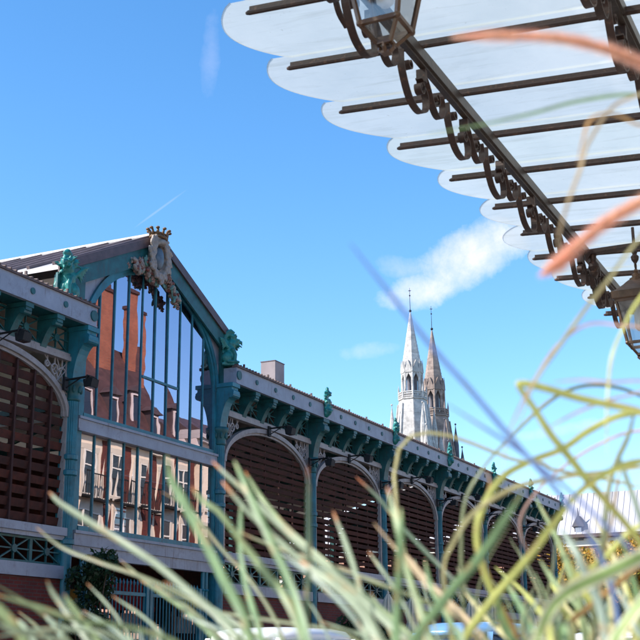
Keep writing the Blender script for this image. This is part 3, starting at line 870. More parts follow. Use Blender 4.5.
# ---------------- carved crest at the apex
XCR, ZCR = XG - .36, 9.62
cr = empty('crest'); cr.parent = hall; cr.location = (XCR - 22, 0, ZCR); cr.scale = (.88, 1, .9)
def cp(mb, name, mat, vox=None):
    W = Vector((XG, Y0, 9.9)); mb.v = [tuple(Vector(p) - W) for p in mb.v]
    o = mb.build(name, mat, None, True); o.parent = cr; o.location = (0, 0, 0)
    if vox:
        r_ = o.modifiers.new('remesh', 'REMESH'); r_.mode = 'VOXEL'; r_.voxel_size = vox; r_.use_smooth_shade = True
    return o
YC = Y0 - .30
mb = MB(); mb.ball((XG, YC + .04, 9.88), (.19, .10, .30), 16, 12); cp(mb, 'shield', SHIELD)
mb = MB()
ring = [(XG + .32 * math.cos(t), YC + .03, 9.88 + .47 * math.sin(t)) for t in [2 * PI * k / 28 for k in range(29)]]
mb.tube(ring, .075, 8, False)
for (a, r) in ((15, .16), (165, .17), (-12, .13), (200, .14), (48, .14), (132, .15), (35, .12), (145, .14), (-30, .13), (-150, .13), (90, .12), (-90, .15), (0, .09), (180, .09), (62, .1), (118, .1), (-60, .1), (-120, .1)):
    c = (XG + .36 * math.cos(R(a)), YC, 9.88 + .50 * math.sin(R(a)))
    sp = [(c[0] + r * (1 - k / 16) * math.cos(k * .6 + R(a)), YC - .02, c[2] + r * (1 - k / 16) * math.sin(k * .6 + R(a))) for k in range(14)]
    mb.tube(sp, .042, 6)
mb.ball((XG - .02, YC - .05, 10.25), (.13, .12, .10))
mb.box(XG - .3, XG + .3, YC + .05, YC + .17, 9.55, 10.3)
cp(mb, 'cartouche', CREAMP, .02)
mb = MB(); cz = 10.40
mb.tube([(XG + .24 * math.cos(t), YC + .05 + .15 * math.sin(t), cz) for t in [2 * PI * k / 20 for k in range(21)]], .045, 6, False)
mb.lathe((XG, YC + .05, cz), [(.22, -.02), (.24, .1), (.20, .12)], 16, sy=.65)
for k in range(10):
    t = 2 * PI * k / 10
    x, y = XG + .24 * math.cos(t), YC + .05 + .15 * math.sin(t)
    mb.tube([(x, y, cz + .04), (x + .05 * math.cos(t), y + .04 * math.sin(t), cz + .17)], [.045, .025], 6); mb.ball((x + .10 * math.cos(t), y + .07 * math.sin(t), cz + .18), (.05, .05, .035), 8, 6)
cp(mb, 'crown', GOLD)
r4 = random.Random(5)
def garland(path, wid, seed):
    r = random.Random(seed); sets = {'garland_fruit': (MB(), REDP), 'garland_petals': (MB(), PINKP), 'garland_scrolls': (MB(), CREAMP), 'garland_leaves': (MB(), LEAFG)}
    keys = list(sets)
    for k in range(95):
        t = r.random() * (len(path) - 1); i = int(t); f = t - i
        a, b = path[i], path[i + 1]
        x = a[0] + (b[0] - a[0]) * f + r.uniform(-1, 1) * wid; z = a[1] + (b[1] - a[1]) * f + r.uniform(-1, 1) * wid
        y = YC + .16 + r.uniform(-.10, .04)
        kk = r.choices(keys, (1.6, 5, 3.2, 2.6))[0]; mb = sets[kk][0]
        if kk == 'garland_fruit': mb.ball((x, y - .02, z), r.uniform(.035, .06), 8, 6)
        elif kk == 'garland_petals':
            n = 5; rr = r.uniform(.04, .062)
            for q in range(n):
                an = 2 * PI * q / n + r.random()
                mb.ball((x + rr * math.cos(an), y, z + rr * math.sin(an)), (rr * .75, .035, rr * .5), 7, 5, Matrix.Rotation(-an, 3, 'Y'))
            mb.ball((x, y - .02, z), rr * .5, 7, 5)
        elif kk == 'garland_scrolls': mb.ball((x, y, z), (.05, .05, .11), 8, 6, Matrix.Rotation(r.uniform(0, 3), 3, 'Y'))
        else: mb.ball((x, y - .03, z), (.06, .02, .13), 7, 5, Matrix.Rotation(r.uniform(0, 3), 3, 'Y'))
    for kk in keys: cp(sets[kk][0], kk, sets[kk][1])
garland([(XG - 1.0, 9.50), (XG - .72, 9.48), (XG - .42, 9.62)], .13, 1)
garland([(XG - .34, 9.50), (XG - .1, 9.36), (XG + .16, 9.38)], .10, 2)
garland([(XG + .28, 9.62), (XG + .55, 9.48), (XG + .85, 9.20), (XG + 1.05, 9.0)], .10, 3)

# ---------------- floodlights on arms
ORD = ['first', 'second', 'third', 'fourth', 'fifth', 'sixth']
def floodlight(x, z, label):
    fl = empty('floodlight', (x, Y0 - .12, z)); tag(fl, label, 'floodlight', 'black floodlights fixed along the market hall')
    L = .55
    mb = MB(); mb.tube([(0, 0, 0), (0, -L, .02)], .022, 8); mb.tube([(0, 0, -.16), (0, -L * .6, .0)], .012, 6); mb.box(-.06, .06, -.02, .03, -.2, .06)
    o = mb.build('arm', BLACK); o.parent = fl
    mb = MB(); mb.prism([(-.12, -.20), (.04, -.20), (.07, -.05), (-.15, -.05)], 'x', -.11, .11)
    for k in range(5): mb.box(-.09 + k * .043, -.08 + k * .043, -.12, .02, -.049, -.02)
    mb.tube([(-.12, 0, -.1), (-.12, -.03, .02), (.12, -.03, .02), (.12, 0, -.1)], .012, 6)
    o = mb.build('lamp_housing', BLACK); o.parent = fl; o.location = (0, -L, 0)
    mb = MB(); mb.box(-.1, .1, -.11, .03, -.208, -.201)
    o = mb.build('lamp_glass', DARKGL); o.parent = fl; o.location = (0, -L, 0)
    return fl
floodlight(CX[0] + 2.5, ZC + .16, 'black floodlight on an arm over the arch left of the gable')
floodlight(CX[1] - .42, 6.30, 'black floodlight on an arm beside the column at the left of the gable')
for i in range(2, len(CX) - 1):
    floodlight((CX[i] + CX[i + 1]) / 2 - .15, ZC + .16, 'black floodlight on an arm over the %s louvred arch right of the gable' % ORD[i - 2])
    floodlight(CX[i + 1] - .28, 6.26, 'black floodlight on the column ending the %s louvred arch right of the gable' % ORD[i - 2])

# ---------------- gates under the gable
def gate(xa, xb, label):
    gt = empty('railing_gate', ((xa + xb) / 2, Y0, .14)); tag(gt, label, 'gate', 'tall blue railing gates under the gable')
    W = Vector(((xa + xb) / 2, Y0, .14))
    def q(mb, n, m_):
        mb.v = [tuple(Vector(p) - W) for p in mb.v]; o = mb.build(n, m_); o.parent = gt
    mb = MB()
    for x in (xa + .05, xb - .05): mb.box(x - .05, x + .05, Y0 - .05, Y0 + .05, .15, 2.62)
    for z in (.25, 1.15, 2.40): mb.box(xa + .101, xb - .101, Y0 - .03, Y0 + .03, z - .035, z + .035)
    q(mb, 'gate_frame', TEALB)
    mb = MB(); x = xa + .2
    while x < xb - .12:
        mb.tube([(x, Y0, .2), (x, Y0, 2.58)], .016, 6); mb.lathe((x, Y0, 2.58), [(.02, 0), (.028, .04), (.001, .12)], 6); x += .125
    q(mb, 'railing_bars', TEALB)
    mb = MB(); mb.box(xa + .03, xa + .32, Y0 - .07, Y0 - .032, 1.05, 1.3); q(mb, 'lock_plate', TEALB)
gate(XG - 2.1, XG - .02, 'left tall blue railing gate under the glazed gable')
gate(XG + .02, XG + 2.1, 'right tall blue railing gate under the glazed gable')
for x in (XG - 2.35, XG - 2.2, XG + 2.2, XG + 2.35):
    mb = MB(); mb.tube([(x, Y0 + .0, .14), (x, Y0 + .0, 3.1)], .045, 10); mb.lathe((x, Y0, 2.6), [(.05, -.03), (.07, 0), (.05, .03)], 10)
    hpart(mb, 'gate_post', TEALB)

# stalls inside the hall
def stall(x, y, can, label):
    st = empty('market_stall', (x, y, .14)); tag(st, label, 'market stall')
    mb = MB()
    for a in (-1.2, 1.2):
        for b in (-.8, .8): mb.tube([(a, b, 0), (a, b, 2.4)], .03, 6)
    o = mb.build('stall_posts', WHITE); o.parent = st
    mb = MB(); mb.prism([(-1.1, 2.3), (-.6, 3.0), (1.0, 3.1), (1.0, 3.06), (-.58, 2.95), (-1.08, 2.2)], 'x', -1.4, 1.4)
    o = mb.build('awning', can); o.parent = st
    mb = MB(); mb.box(-1.2, 1.2, -.8, .6, .75, .85); mb.box(-1.15, 1.15, -.78, -.74, .1, .749)
    o = mb.build('counter', WHITE); o.parent = st
    mb = MB()
    for k in range(5): mb.box(-1.1 + k * .45, -.75 + k * .45, -.82, -.80, 1.7, 2.15)
    o = mb.build('price_boards', WHITE); o.parent = st
stall(27.0, Y0 + 5.0, CANR, 'market stall under a red awning seen through the left gate')
stall(31.4, Y0 + 5.2, CANG, 'market stall under a green awning seen through the right gate')
stall(29.3, Y0 + 8.4, CANY, 'market stall under a yellow awning deep inside the hall')

# ------------------------------------------------------------------ canopy (marquise) top right
ints = [(425, 42), (462, 96), (492, 142), (527, 177), (552, 210), (571, 238), (592, 265), (612, 288)]
SPC = .50
YB = SPC / .3164; ZB = EYE + 1.529 * YB
XB0 = 2.79 * YB
rise = .065
can = empty('glass_canopy', (XB0 + 1.5, YB, 0)); tag(can, 'scalloped milky glass canopy on brown iron beams, jutting over from the right', 'canopy')
CW = Vector((XB0 + 1.5, YB, 0))
def cpn(mb, name, mat, smooth=False, par=None, bevel=0):
    mb.v = [tuple(Vector(p) - CW) for p in mb.v]
    o = mb.build(name, mat, None, smooth, bevel); o.parent = par or can; o.location = (0, 0, 0); return o
YW = -.42
def zbar(y): return ZB + .035 + (y - YB) * rise
def projx(p):
    v = p - CAMPOS; c = RX * v.x + RY * v.y + RZ * v.z
    return 320 + F * c.x / -c.z
def solve_tip(x, px):
    lo, hi = YB - .2, YB + 3
    for _ in range(40):
        m_ = (lo + hi) / 2
        if projx(Vector((x, m_, zbar(m_)))) > px: lo = m_
        else: hi = m_
    return lo
tips = {-1: (247, -2), 0: (288, 62), 1: (340, 113), 2: (398, 152), 3: (450, 187), 4: (493, 216), 5: (521, 244), 6: (533, 270), 7: (555, 291), 8: (588, 309)}
barX = {}; tipY = {}
for k in range(-5, 10):
    barX[k] = XB0 + SPC * k - .085
for k, p in tips.items():
    tipY[k] = min(max(solve_tip(barX[k], p[0]), YB + .2), YB + 1.6)
for k in range(-5, -1): tipY[k] = tipY[-1]
tipY[9] = tipY[8]
for k in range(-5, 10):
    x = barX[k]
    mb = MB(); mb.bar((x, YW, zbar(YW) - .004), (x, tipY[k] - .012, zbar(tipY[k]) - .004), .009, .026)
    mb.tube([(x, YW, zbar(YW) - .016), (x, tipY[k] - .008, zbar(tipY[k]) - .016), (x, tipY[k] + .004, zbar(tipY[k]) - .016)], [.0105, .0105, .006], 8)
    cpn(mb, 'glazing_bar', RUST)
r5 = random.Random(9)
for k in range(-5, 9):
    xa, xb = barX[k] + .004, barX[k + 1] - .004
    ya, yb_ = tipY[k], tipY[k + 1]
    lead = .10 if k < 2 else (.05 if k < 4 else .03)
    n = 18; mb = MB(); edge = []
    for i in range(n + 1):
        t = i / n
        base = ya + (yb_ - ya) * t
        # quarter-round scallop: leads out at the near bar, falls back to the next bar's tip
        bulge = lead * (1 - t) + .155 * (math.sin(PI * min(1, t * 1.0)) ** .8) * (1.0 if k < 6 else .6)
        edge.append((xa + (xb - xa) * t, base + bulge - .02))
    zt = lambda y: zbar(y) + .031 + r_off
    r_off = r5.uniform(0, .002)
    vs = []; fs = []
    for (x, y) in edge:
        lift = .014 * (1 - (x - xa) / (xb - xa))
        for j in range(5):
            yy = YW + (y - YW) * j / 4
            vs.append((x, yy, zt(yy) + lift))
    for i in range(n):
        for j in range(4):
            fs.append((i * 5 + j, (i + 1) * 5 + j, (i + 1) * 5 + j + 1, i * 5 + j + 1))
    mb.add(vs, fs)
    # polished rim of the pane
    rim = [Vector(vs[i * 5 + 4]) for i in range(n + 1)]
    rv = rim + [p + Vector((0, .001, .005)) for p in rim]
    mb.add(rv, [(i, i + 1, n + 2 + i, n + 1 + i) for i in range(n)])
    cpn(mb, 'glass_pane', CGLASS)
# two beams parallel to the wall
YB2 = onZ(622, 12, ZB).y
for yy, x0, x1 in ((YB, barX[-5] - .2, barX[8] - .12), (YB2, barX[-5] - .2, barX[8] + .3)):
    mb = MB(); mb.box(x0, x1, yy - .023, yy + .023, ZB - .042, ZB + .008)
    mb.box(x0, x1, yy - .012, yy + .012, ZB - .055, ZB - .0425)
    cpn(mb, 'beam', BEAMM)
# scrollwork hanging from the beams
def spiral(mb, cx, cz, r0, turns, a0, dirn, y, w=.030, th=.007, r1=.12):
    """flat bar wound into a spiral in the x-z plane"""
    n = int(22 * turns) + 4; A = []; B = []
    for i in range(n + 1):
        t = i / n; a = a0 + dirn * 2 * PI * turns * t; r = r0 * (1 - t) + r0 * r1 * t
        A.append((cx + r * math.cos(a), cz + r * math.sin(a))); B.append((cx + (r - th) * math.cos(a), cz + (r - th) * math.sin(a)))
    mb.strip(A, B, y - w / 2, y + w / 2)
def band(mb, pts, y, w=.030, th=.007):
    # Catmull-Rom through (x, z) points
    P = [Vector((p[0], p[1])) for p in pts]; P = [P[0] * 2 - P[1]] + P + [P[-1] * 2 - P[-2]]
    S = []
    for i in range(1, len(P) - 2):
        for s in range(8):
            t = s / 8
            S.append(.5 * ((2 * P[i]) + (P[i + 1] - P[i - 1]) * t + (2 * P[i - 1] - 5 * P[i] + 4 * P[i + 1] - P[i + 2]) * t * t + (3 * P[i] - P[i - 1] - 3 * P[i + 1] + P[i + 2]) * t ** 3))
    S.append(P[-2]); A = []; B = []
    for i, p in enumerate(S):
        t = (S[min(i + 1, len(S) - 1)] - S[max(i - 1, 0)]).normalized(); nrm = Vector((-t.y, t.x)) * th / 2
        A.append(tuple(p + nrm)); B.append(tuple(p - nrm))
    mb.strip(A, B, y - w / 2, y + w / 2)
def scroll_unit(x, y, ln, d, mirror=1):
    mb = MB(); z = ZB - .055
    X = lambda u: x + u * ln * mirror
    band(mb, [(X(-.46), z - .02), (X(-.44), z - .45 * d), (X(-.30), z - .88 * d), (X(-.10), z - .98 * d), (X(.06), z - .78 * d), (X(.06), z - .48 * d), (X(-.05), z - .33 * d)], y)
    spiral(mb, X(-.07), z - .44 * d, .105 * d * 2, 1.25, PI / 2, -mirror, y)
    band(mb, [(X(.02), z - .02), (X(.10), z - .20 * d), (X(.26), z - .60 * d), (X(.40), z - .62 * d), (X(.48), z - .35 * d), (X(.44), z - .03)], y)
    spiral(mb, X(.30), z - .30 * d, .085 * d * 2, 1.2, -PI / 2, mirror, y)
    spiral(mb, X(-.30), z - .20 * d, .075 * d * 2, 1.2, PI, mirror, y)
    mb.box(X(.0) - .012, X(.0) + .012, y - .02, y + .02, z - .06, z + .0)
    mb.ball((X(-.07), y, z - .44 * d), .016, 8, 6); mb.ball((X(.30), y, z - .30 * d), .014, 8, 6)
    return mb
for yy in (YB, YB2):
    x = barX[-4] - .1
    while x < barX[8] - .1:
        cpn(scroll_unit(x, yy + .012, .52, .215), 'scrollwork', RUST); x += .54
# denser drop bracket by the far lantern
for i, (dx, dd) in enumerate(((0, .24), (.12, .20))):
    cpn(scroll_unit(barX[6] + .05 + dx, YB - .02 + .03 * i, .34, dd, -1), 'scrollwork', RUST)
# shaped tie plate across the beams with turned drops
def tie(x):
    mb = MB(); ya, yb2 = YB - .02, YB2 + .02
    top = []; bot = []
    n = 24
    for i in range(n + 1):
        t = i / n; y = ya + (yb2 - ya) * t
        top.append((y, ZB - .03)); s = abs(math.sin(PI * t * 2)) ** .5
        bot.append((y, ZB - .075 + .026 * s - (.03 if i in (0, n) else 0)))
    vs = top + bot
    poly = top + bot[::-1]
    vv = []; ff = []
    for i in range(n + 1):
        for (y, z) in (top[i], bot[i]):
            vv.append((x - .03, y, z)); vv.append((x + .03, y, z))
    for i in range(n):
        b = i * 4; c = b + 4
        ff += [(b, b + 2, c + 2, c), (b + 1, c + 1, c + 3, b + 3), (b, c, c + 1, b + 1), (b + 2, b + 3, c + 3, c + 2)]
    mb.add(vv, ff)
    y = YB - .06
    mb.lathe((x, y, ZB - .09), [(.004, -.115), (.022, -.10), (.028, -.085), (.020, -.075), (.034, -.05), (.030, -.03), (.016, -.01), (.02, .03)], 14)
    return mb
cpn(tie(onY(578, 214, YB).x + .06), 'tie_plate', RUST)
cpn(tie(barX[-3]), 'tie_plate', RUST)

# lanterns
def lantern(name_label, loc, s, group='square bronze lanterns hanging under the canopy'):
    """square lantern, local origin at its hanging point, body tapers down"""
    ln = empty('hanging_lantern', loc); tag(ln, name_label, 'lantern', group)
    H = .50 * s; wt, wb = .155 * s, .098 * s; zt, zb = -.30 * s, -.30 * s - .36 * s
    corners = lambda w, z: [Vector((a * w, b * w, z)) for a, b in ((-1, -1), (1, -1), (1, 1), (-1, 1))]
    T = corners(wt, zt); B = corners(wb, zb)
    mb = MB()
    for i in range(4):
        mb.bar(T[i], B[i], .020 * s, .020 * s, up=(.3, .7, 0)); mb.bar(B[i], B[(i + 1) % 4], .024 * s, .022 * s); mb.bar(T[i], T[(i + 1) % 4], .03 * s, .03 * s)
        mb.ball(B[i], .019 * s, 8, 6)
    C2 = corners(.034 * s, zb - .092 * s)
    for i in range(4): mb.bar(B[i], C2[i], .016 * s, .016 * s, up=(.3, .7, 0))
    for i in range(4): mb.bar(C2[i], C2[(i + 1) % 4], .018 * s, .016 * s)
    for a in (-1, 1):
        mb.tube([(a * .034 * s, 0, zb - .092 * s), (a * .036 * s, 0, zb - .115 * s), (a * .018 * s, 0, zb - .132 * s), (0, 0, zb - .132 * s)], .011 * s, 6)
        mb.tube([(0, a * .034 * s, zb - .092 * s), (0, a * .036 * s, zb - .115 * s), (0, a * .018 * s, zb - .132 * s), (0, 0, zb - .132 * s)], .011 * s, 6)
    mb.box(-.022 * s, .022 * s, -.022 * s, .022 * s, zb - .142 * s, zb - .128 * s)
    o = mb.build('lantern_frame', BRONZE); o.parent = ln
    mb = MB()
    w1 = .88
    for i in range(4):
        a, b, c, d = T[i] * 1, T[(i + 1) % 4] * 1, B[(i + 1) % 4] * 1, B[i] * 1
        mb.add([a, b, c, d], [(0, 1, 2, 3)])
        mb.add([B[i], B[(i + 1) % 4], C2[(i + 1) % 4], C2[i]], [(0, 1, 2, 3)])
    o = mb.build('lantern_glass', LGLASS); o.parent = ln; o.scale = (.985, .985, 1)
    # cornice, roof, chimney and finial
    mb = MB()
    def sq(prof):
        vs = []; fs = []
        for r, z in prof:
            for a, b in ((-1, -1), (1, -1), (1, 1), (-1, 1)): vs.append((a * r * s, b * r * s, z * s))
        for i in range(len(prof) - 1):
            for k in range(4): fs.append((i * 4 + k, i * 4 + (k + 1) % 4, (i + 1) * 4 + (k + 1) % 4, (i + 1) * 4 + k))
        fs.append((3, 2, 1, 0)); n_ = len(prof) * 4; fs.append((n_ - 4, n_ - 3, n_ - 2, n_ - 1)); mb.add(vs, fs)
    sq([(.158, -.302), (.185, -.285), (.190, -.225), (.165, -.215), (.10, -.155), (.07, -.12), (.055, -.105)])
    mb.lathe((0, 0, 0), [(.055 * s, -.107 * s), (.06 * s, -.085 * s), (.035 * s, -.075 * s), (.04 * s, -.05 * s), (.016 * s, -.035 * s), (.024 * s, -.02 * s), (.010 * s, 0)], 12)
    o = mb.build('lantern_roof', BRONZE); o.parent = ln
    mb = MB(); mb.lathe((0, 0, 0), [(.012 * s, -.30 * s), (.03 * s, -.32 * s), (.03 * s, -.37 * s), (.045 * s, -.39 * s), (.045 * s, -.52 * s), (.02 * s, -.545 * s)], 12)
    o = mb.build('lamp_holder', WHITE, smooth=True); o.parent = ln
    # hanging hook: ring and scroll up to the beam
    mb = MB()
    mb.tube([(.03 * s * math.cos(t), 0, .03 * s + .03 * s * math.sin(t)) for t in [2 * PI * k / 14 for k in range(15)]], .006 * s, 6, False)
    mb.tube([(0, 0, .05 * s), (0, 0, .14 * s)], .008, 6)
    mb.lathe((0, 0, .08 * s), [(.008, -.02), (.03 * s, 0), (.035 * s, .03 * s), (.012, .05 * s), (.025 * s, .07 * s), (.006, .10 * s)], 10)
    o = mb.build('hanging_hook', RUST); o.parent = ln
    return ln, zb
# near lantern: bottom corner frame seen at the top edge
S1 = .62
zb1 = -.66 * S1
pc = at(386, 28, 3.75)
l1, _ = lantern('bronze lantern cut by the top edge of the photo, only its lower half showing', (pc.x, pc.y, pc.z - zb1), S1)
S2 = .68
pc2 = at(638, 297, 7.1)
l2, _ = lantern('bronze lantern at the right edge of the photo, seen with its roof and finial', (pc2.x, pc2.y, pc2.z + .25 * S2), S2)
for l in (l1, l2):
    hz = l.location.z + .16
    if hz < ZB + .02:
        mb = MB(); mb.tube([(0, 0, .13), (0, 0, ZB + .02 - l.location.z)], .009, 6)
        o = mb.build('hanging_rod', RUST); o.parent = l
# scroll beside the near lantern
mb = MB(); q = at(336, -8, 4.7)
band(mb, [(q.x - .05, q.z + .10), (q.x - .03, q.z + .02), (q.x + .02, q.z - .07), (q.x + .10, q.z - .10)], q.y, .022, .010)
cpn(mb, 'scrollwork', RUST)

# the wall the canopy is fixed to, and the houses further down on this side
def window(mbw, mbf, mbg, x, y, z0, z1, w, ydir=1):
    """opening surround / frame / glass on a wall facing +Y at y"""
    mbw.box(x - w / 2 - .14, x + w / 2 + .14, y, y + .05, z1, z1 + .22); mbw.box(x - w / 2 - .14, x + w / 2 + .14, y, y + .10, z0 - .14, z0)
    mbw.box(x - w / 2 - .14, x - w / 2, y, y + .04, z0, z1); mbw.box(x + w / 2, x + w / 2 + .14, y, y + .04, z0, z1)
    mbg.box(x - w / 2, x + w / 2, y, y + .012, z0, z1)
    for a in (-w / 2, -.03, w / 2 - .06): mbf.box(x + a, x + a + .06, y + .013, y + .05, z0, z1)
    for z in (z0, (z0 * .35 + z1 * .65), z1 - .06): mbf.box(x - w / 2 + .061, x + w / 2 - .061, y + .014, y + .045, z, z + .06)
def house(label, x0, x1, y, zc, floors, wall, roofm, mansard=2.2, nwin=3, brickstrips=False, chim=(), yback=-11, balcony=False, dormers=True, rise=.9):
    h = empty('town_house', ((x0 + x1) / 2, y, 0)); tag(h, label, 'house')
    W = Vector(((x0 + x1) / 2, y, 0))
    def q(mb, n, m_, par=h, bevel=0):
        mb.v = [tuple(Vector(p) - W) for p in mb.v]; o = mb.build(n, m_, bevel=bevel); o.parent = par; return o
    mb = MB(); mb.box(x0 + .01, x1 - .01, yback, y, 0, zc); q(mb, 'wall', wall)
    mb = MB(); mb.box(x0, x1, y - .3, y + .38, zc, zc + .22); mb.box(x0, x1, y - .3, y + .26, zc - .18, zc - .002)
    for f in floors[:-1]: mb.box(x0, x1, y + .001, y + .12, f[1] + .45, f[1] + .62)
    q(mb, 'cornice', STONE)
    mb = MB(); zr = zc + .222
    mb.prism([(y + .2, zr), (y - 1.3, zr + mansard), (y - 1.3 - (1.4 if rise > 1 else 3.2), zr + mansard + rise), (yback + 2, zr + mansard + rise), (yback, zr)], 'x', x0 + .02, x1 - .02); roof = q(mb, 'roof', roofm)
    wd = (x1 - x0) / nwin
    for (z0, z1) in floors:
        for i in range(nwin):
            mw, mf, mg = MB(), MB(), MB(); xx = x0 + wd * (i + .5)
            window(mw, mf, mg, xx, y + .002, z0, z1, 1.15)
            s = q(mw, 'window', STONE); q(mf, 'frame', WHITE, s); q(mg, 'pane', DARKGL, s)
            if balcony and z0 > 3:
                mb = MB(); mb.box(xx - .75, xx + .75, y + .42, y + .46, z0 + .85, z0 + .90); mb.box(xx - .75, xx + .75, y + .101, y + .5, z0 - .17, z0 - .10)
                for k in range(11): mb.tube([(xx - .72 + k * .144, y + .44, z0 - .09), (xx - .72 + k * .144, y + .44, z0 + .85)], .014, 5)
                q(mb, 'balcony', BLACK)
    if brickstrips:
        for i in range(nwin + 1):
            xx = min(max(x0 + wd * i, x0 + .3), x1 - .3)
            mb = MB(); mb.box(xx - .22, xx + .22, y + .003, y + .06, 2.0, zc - .2); q(mb, 'brick_pier', BRICKD)
    if dormers:
        for i in range(nwin):
            xx = x0 + wd * (i + .5)
            mb = MB(); mb.box(xx - .52, xx + .52, y - 1.4, y - .10, zr, zr + 1.75)
            mb.prism([(xx - .66, zr + 1.752), (xx + .66, zr + 1.752), (xx, zr + 2.1)], 'y', y - 1.4, y - .02); d = q(mb, 'dormer', SLATE)
            mb = MB()
            for a in (-.40, .33): mb.box(xx + a, xx + a + .07, y - .099, y - .04, zr + .1, zr + 1.65)
            mb.box(xx - .329, xx + .329, y - .099, y - .045, zr + 1.58, zr + 1.65); q(mb, 'frame', CREAM, d)
            mb = MB(); mb.box(xx - .32, xx + .32, y - .098, y - .08, zr + .1, zr + 1.5); q(mb, 'pane', DARKGL, d)
    for (cx, w, zt) in chim:
        mb = MB(); mb.box(cx, cx + w, y - 2.3, y - 1.5, zr + .5, zt); c = q(mb, 'chimney', BRICKC)
        mb = MB(); mb.box(cx - .06, cx + w + .06, y - 2.36, y - 1.44, zt + .001, zt + .16)
        for k in range(3): mb.tube([(cx + w * (k + .5) / 3, y - 1.9, zt + .161), (cx + w * (k + .5) / 3, y - 1.9, zt + .55)], .11, 8)
        q(mb, 'chimney_pots', RTILES, c)
    return h
YH = -.6
house('cream terrace house with the glass canopy fixed to its wall', -8, 12.5, YW - .02, 8.2, [(1.0, 2.6), (4.6, 6.9)], CREAM, SLATE, nwin=6, dormers=False)
house('brick terrace house next to the canopy house', 12.6, 24, YH, 8.8, [(1.0, 2.8), (4.2, 6.3), (6.9, 8.1)], BRICKR, SLATE, nwin=4)
house('white rendered terrace house in the middle of the row', 24.1, 37.2, YH, 9.2, [(1.0, 2.8), (4.2, 6.3), (6.9, 8.3)], WHITE, RTILES, nwin=5)
# ratios read off the reflection in the gable glazing
house('cream and red brick town house with mansard dormers and two tall brick chimneys', 37.3, 48.7, YH - .2, 10.2, [(.8, 3.0), (4.9, 7.0), (7.6, 9.4)], CREAM, RTILES, mansard=2.9, nwin=5, brickstrips=True,
      chim=((43.2, 1.6, 17.2), (46.9, 1.5, 17.2)), balcony=True, rise=2.0)
house('pale house with a low roof at the end of the row', 48.8, 64, YH, 11.2, [(.8, 3.0), (4.6, 6.8), (8.0, 9.9)], CREAM, SLATE, mansard=1.0, nwin=6, chim=((60, 1.0, 14.2),), dormers=False)

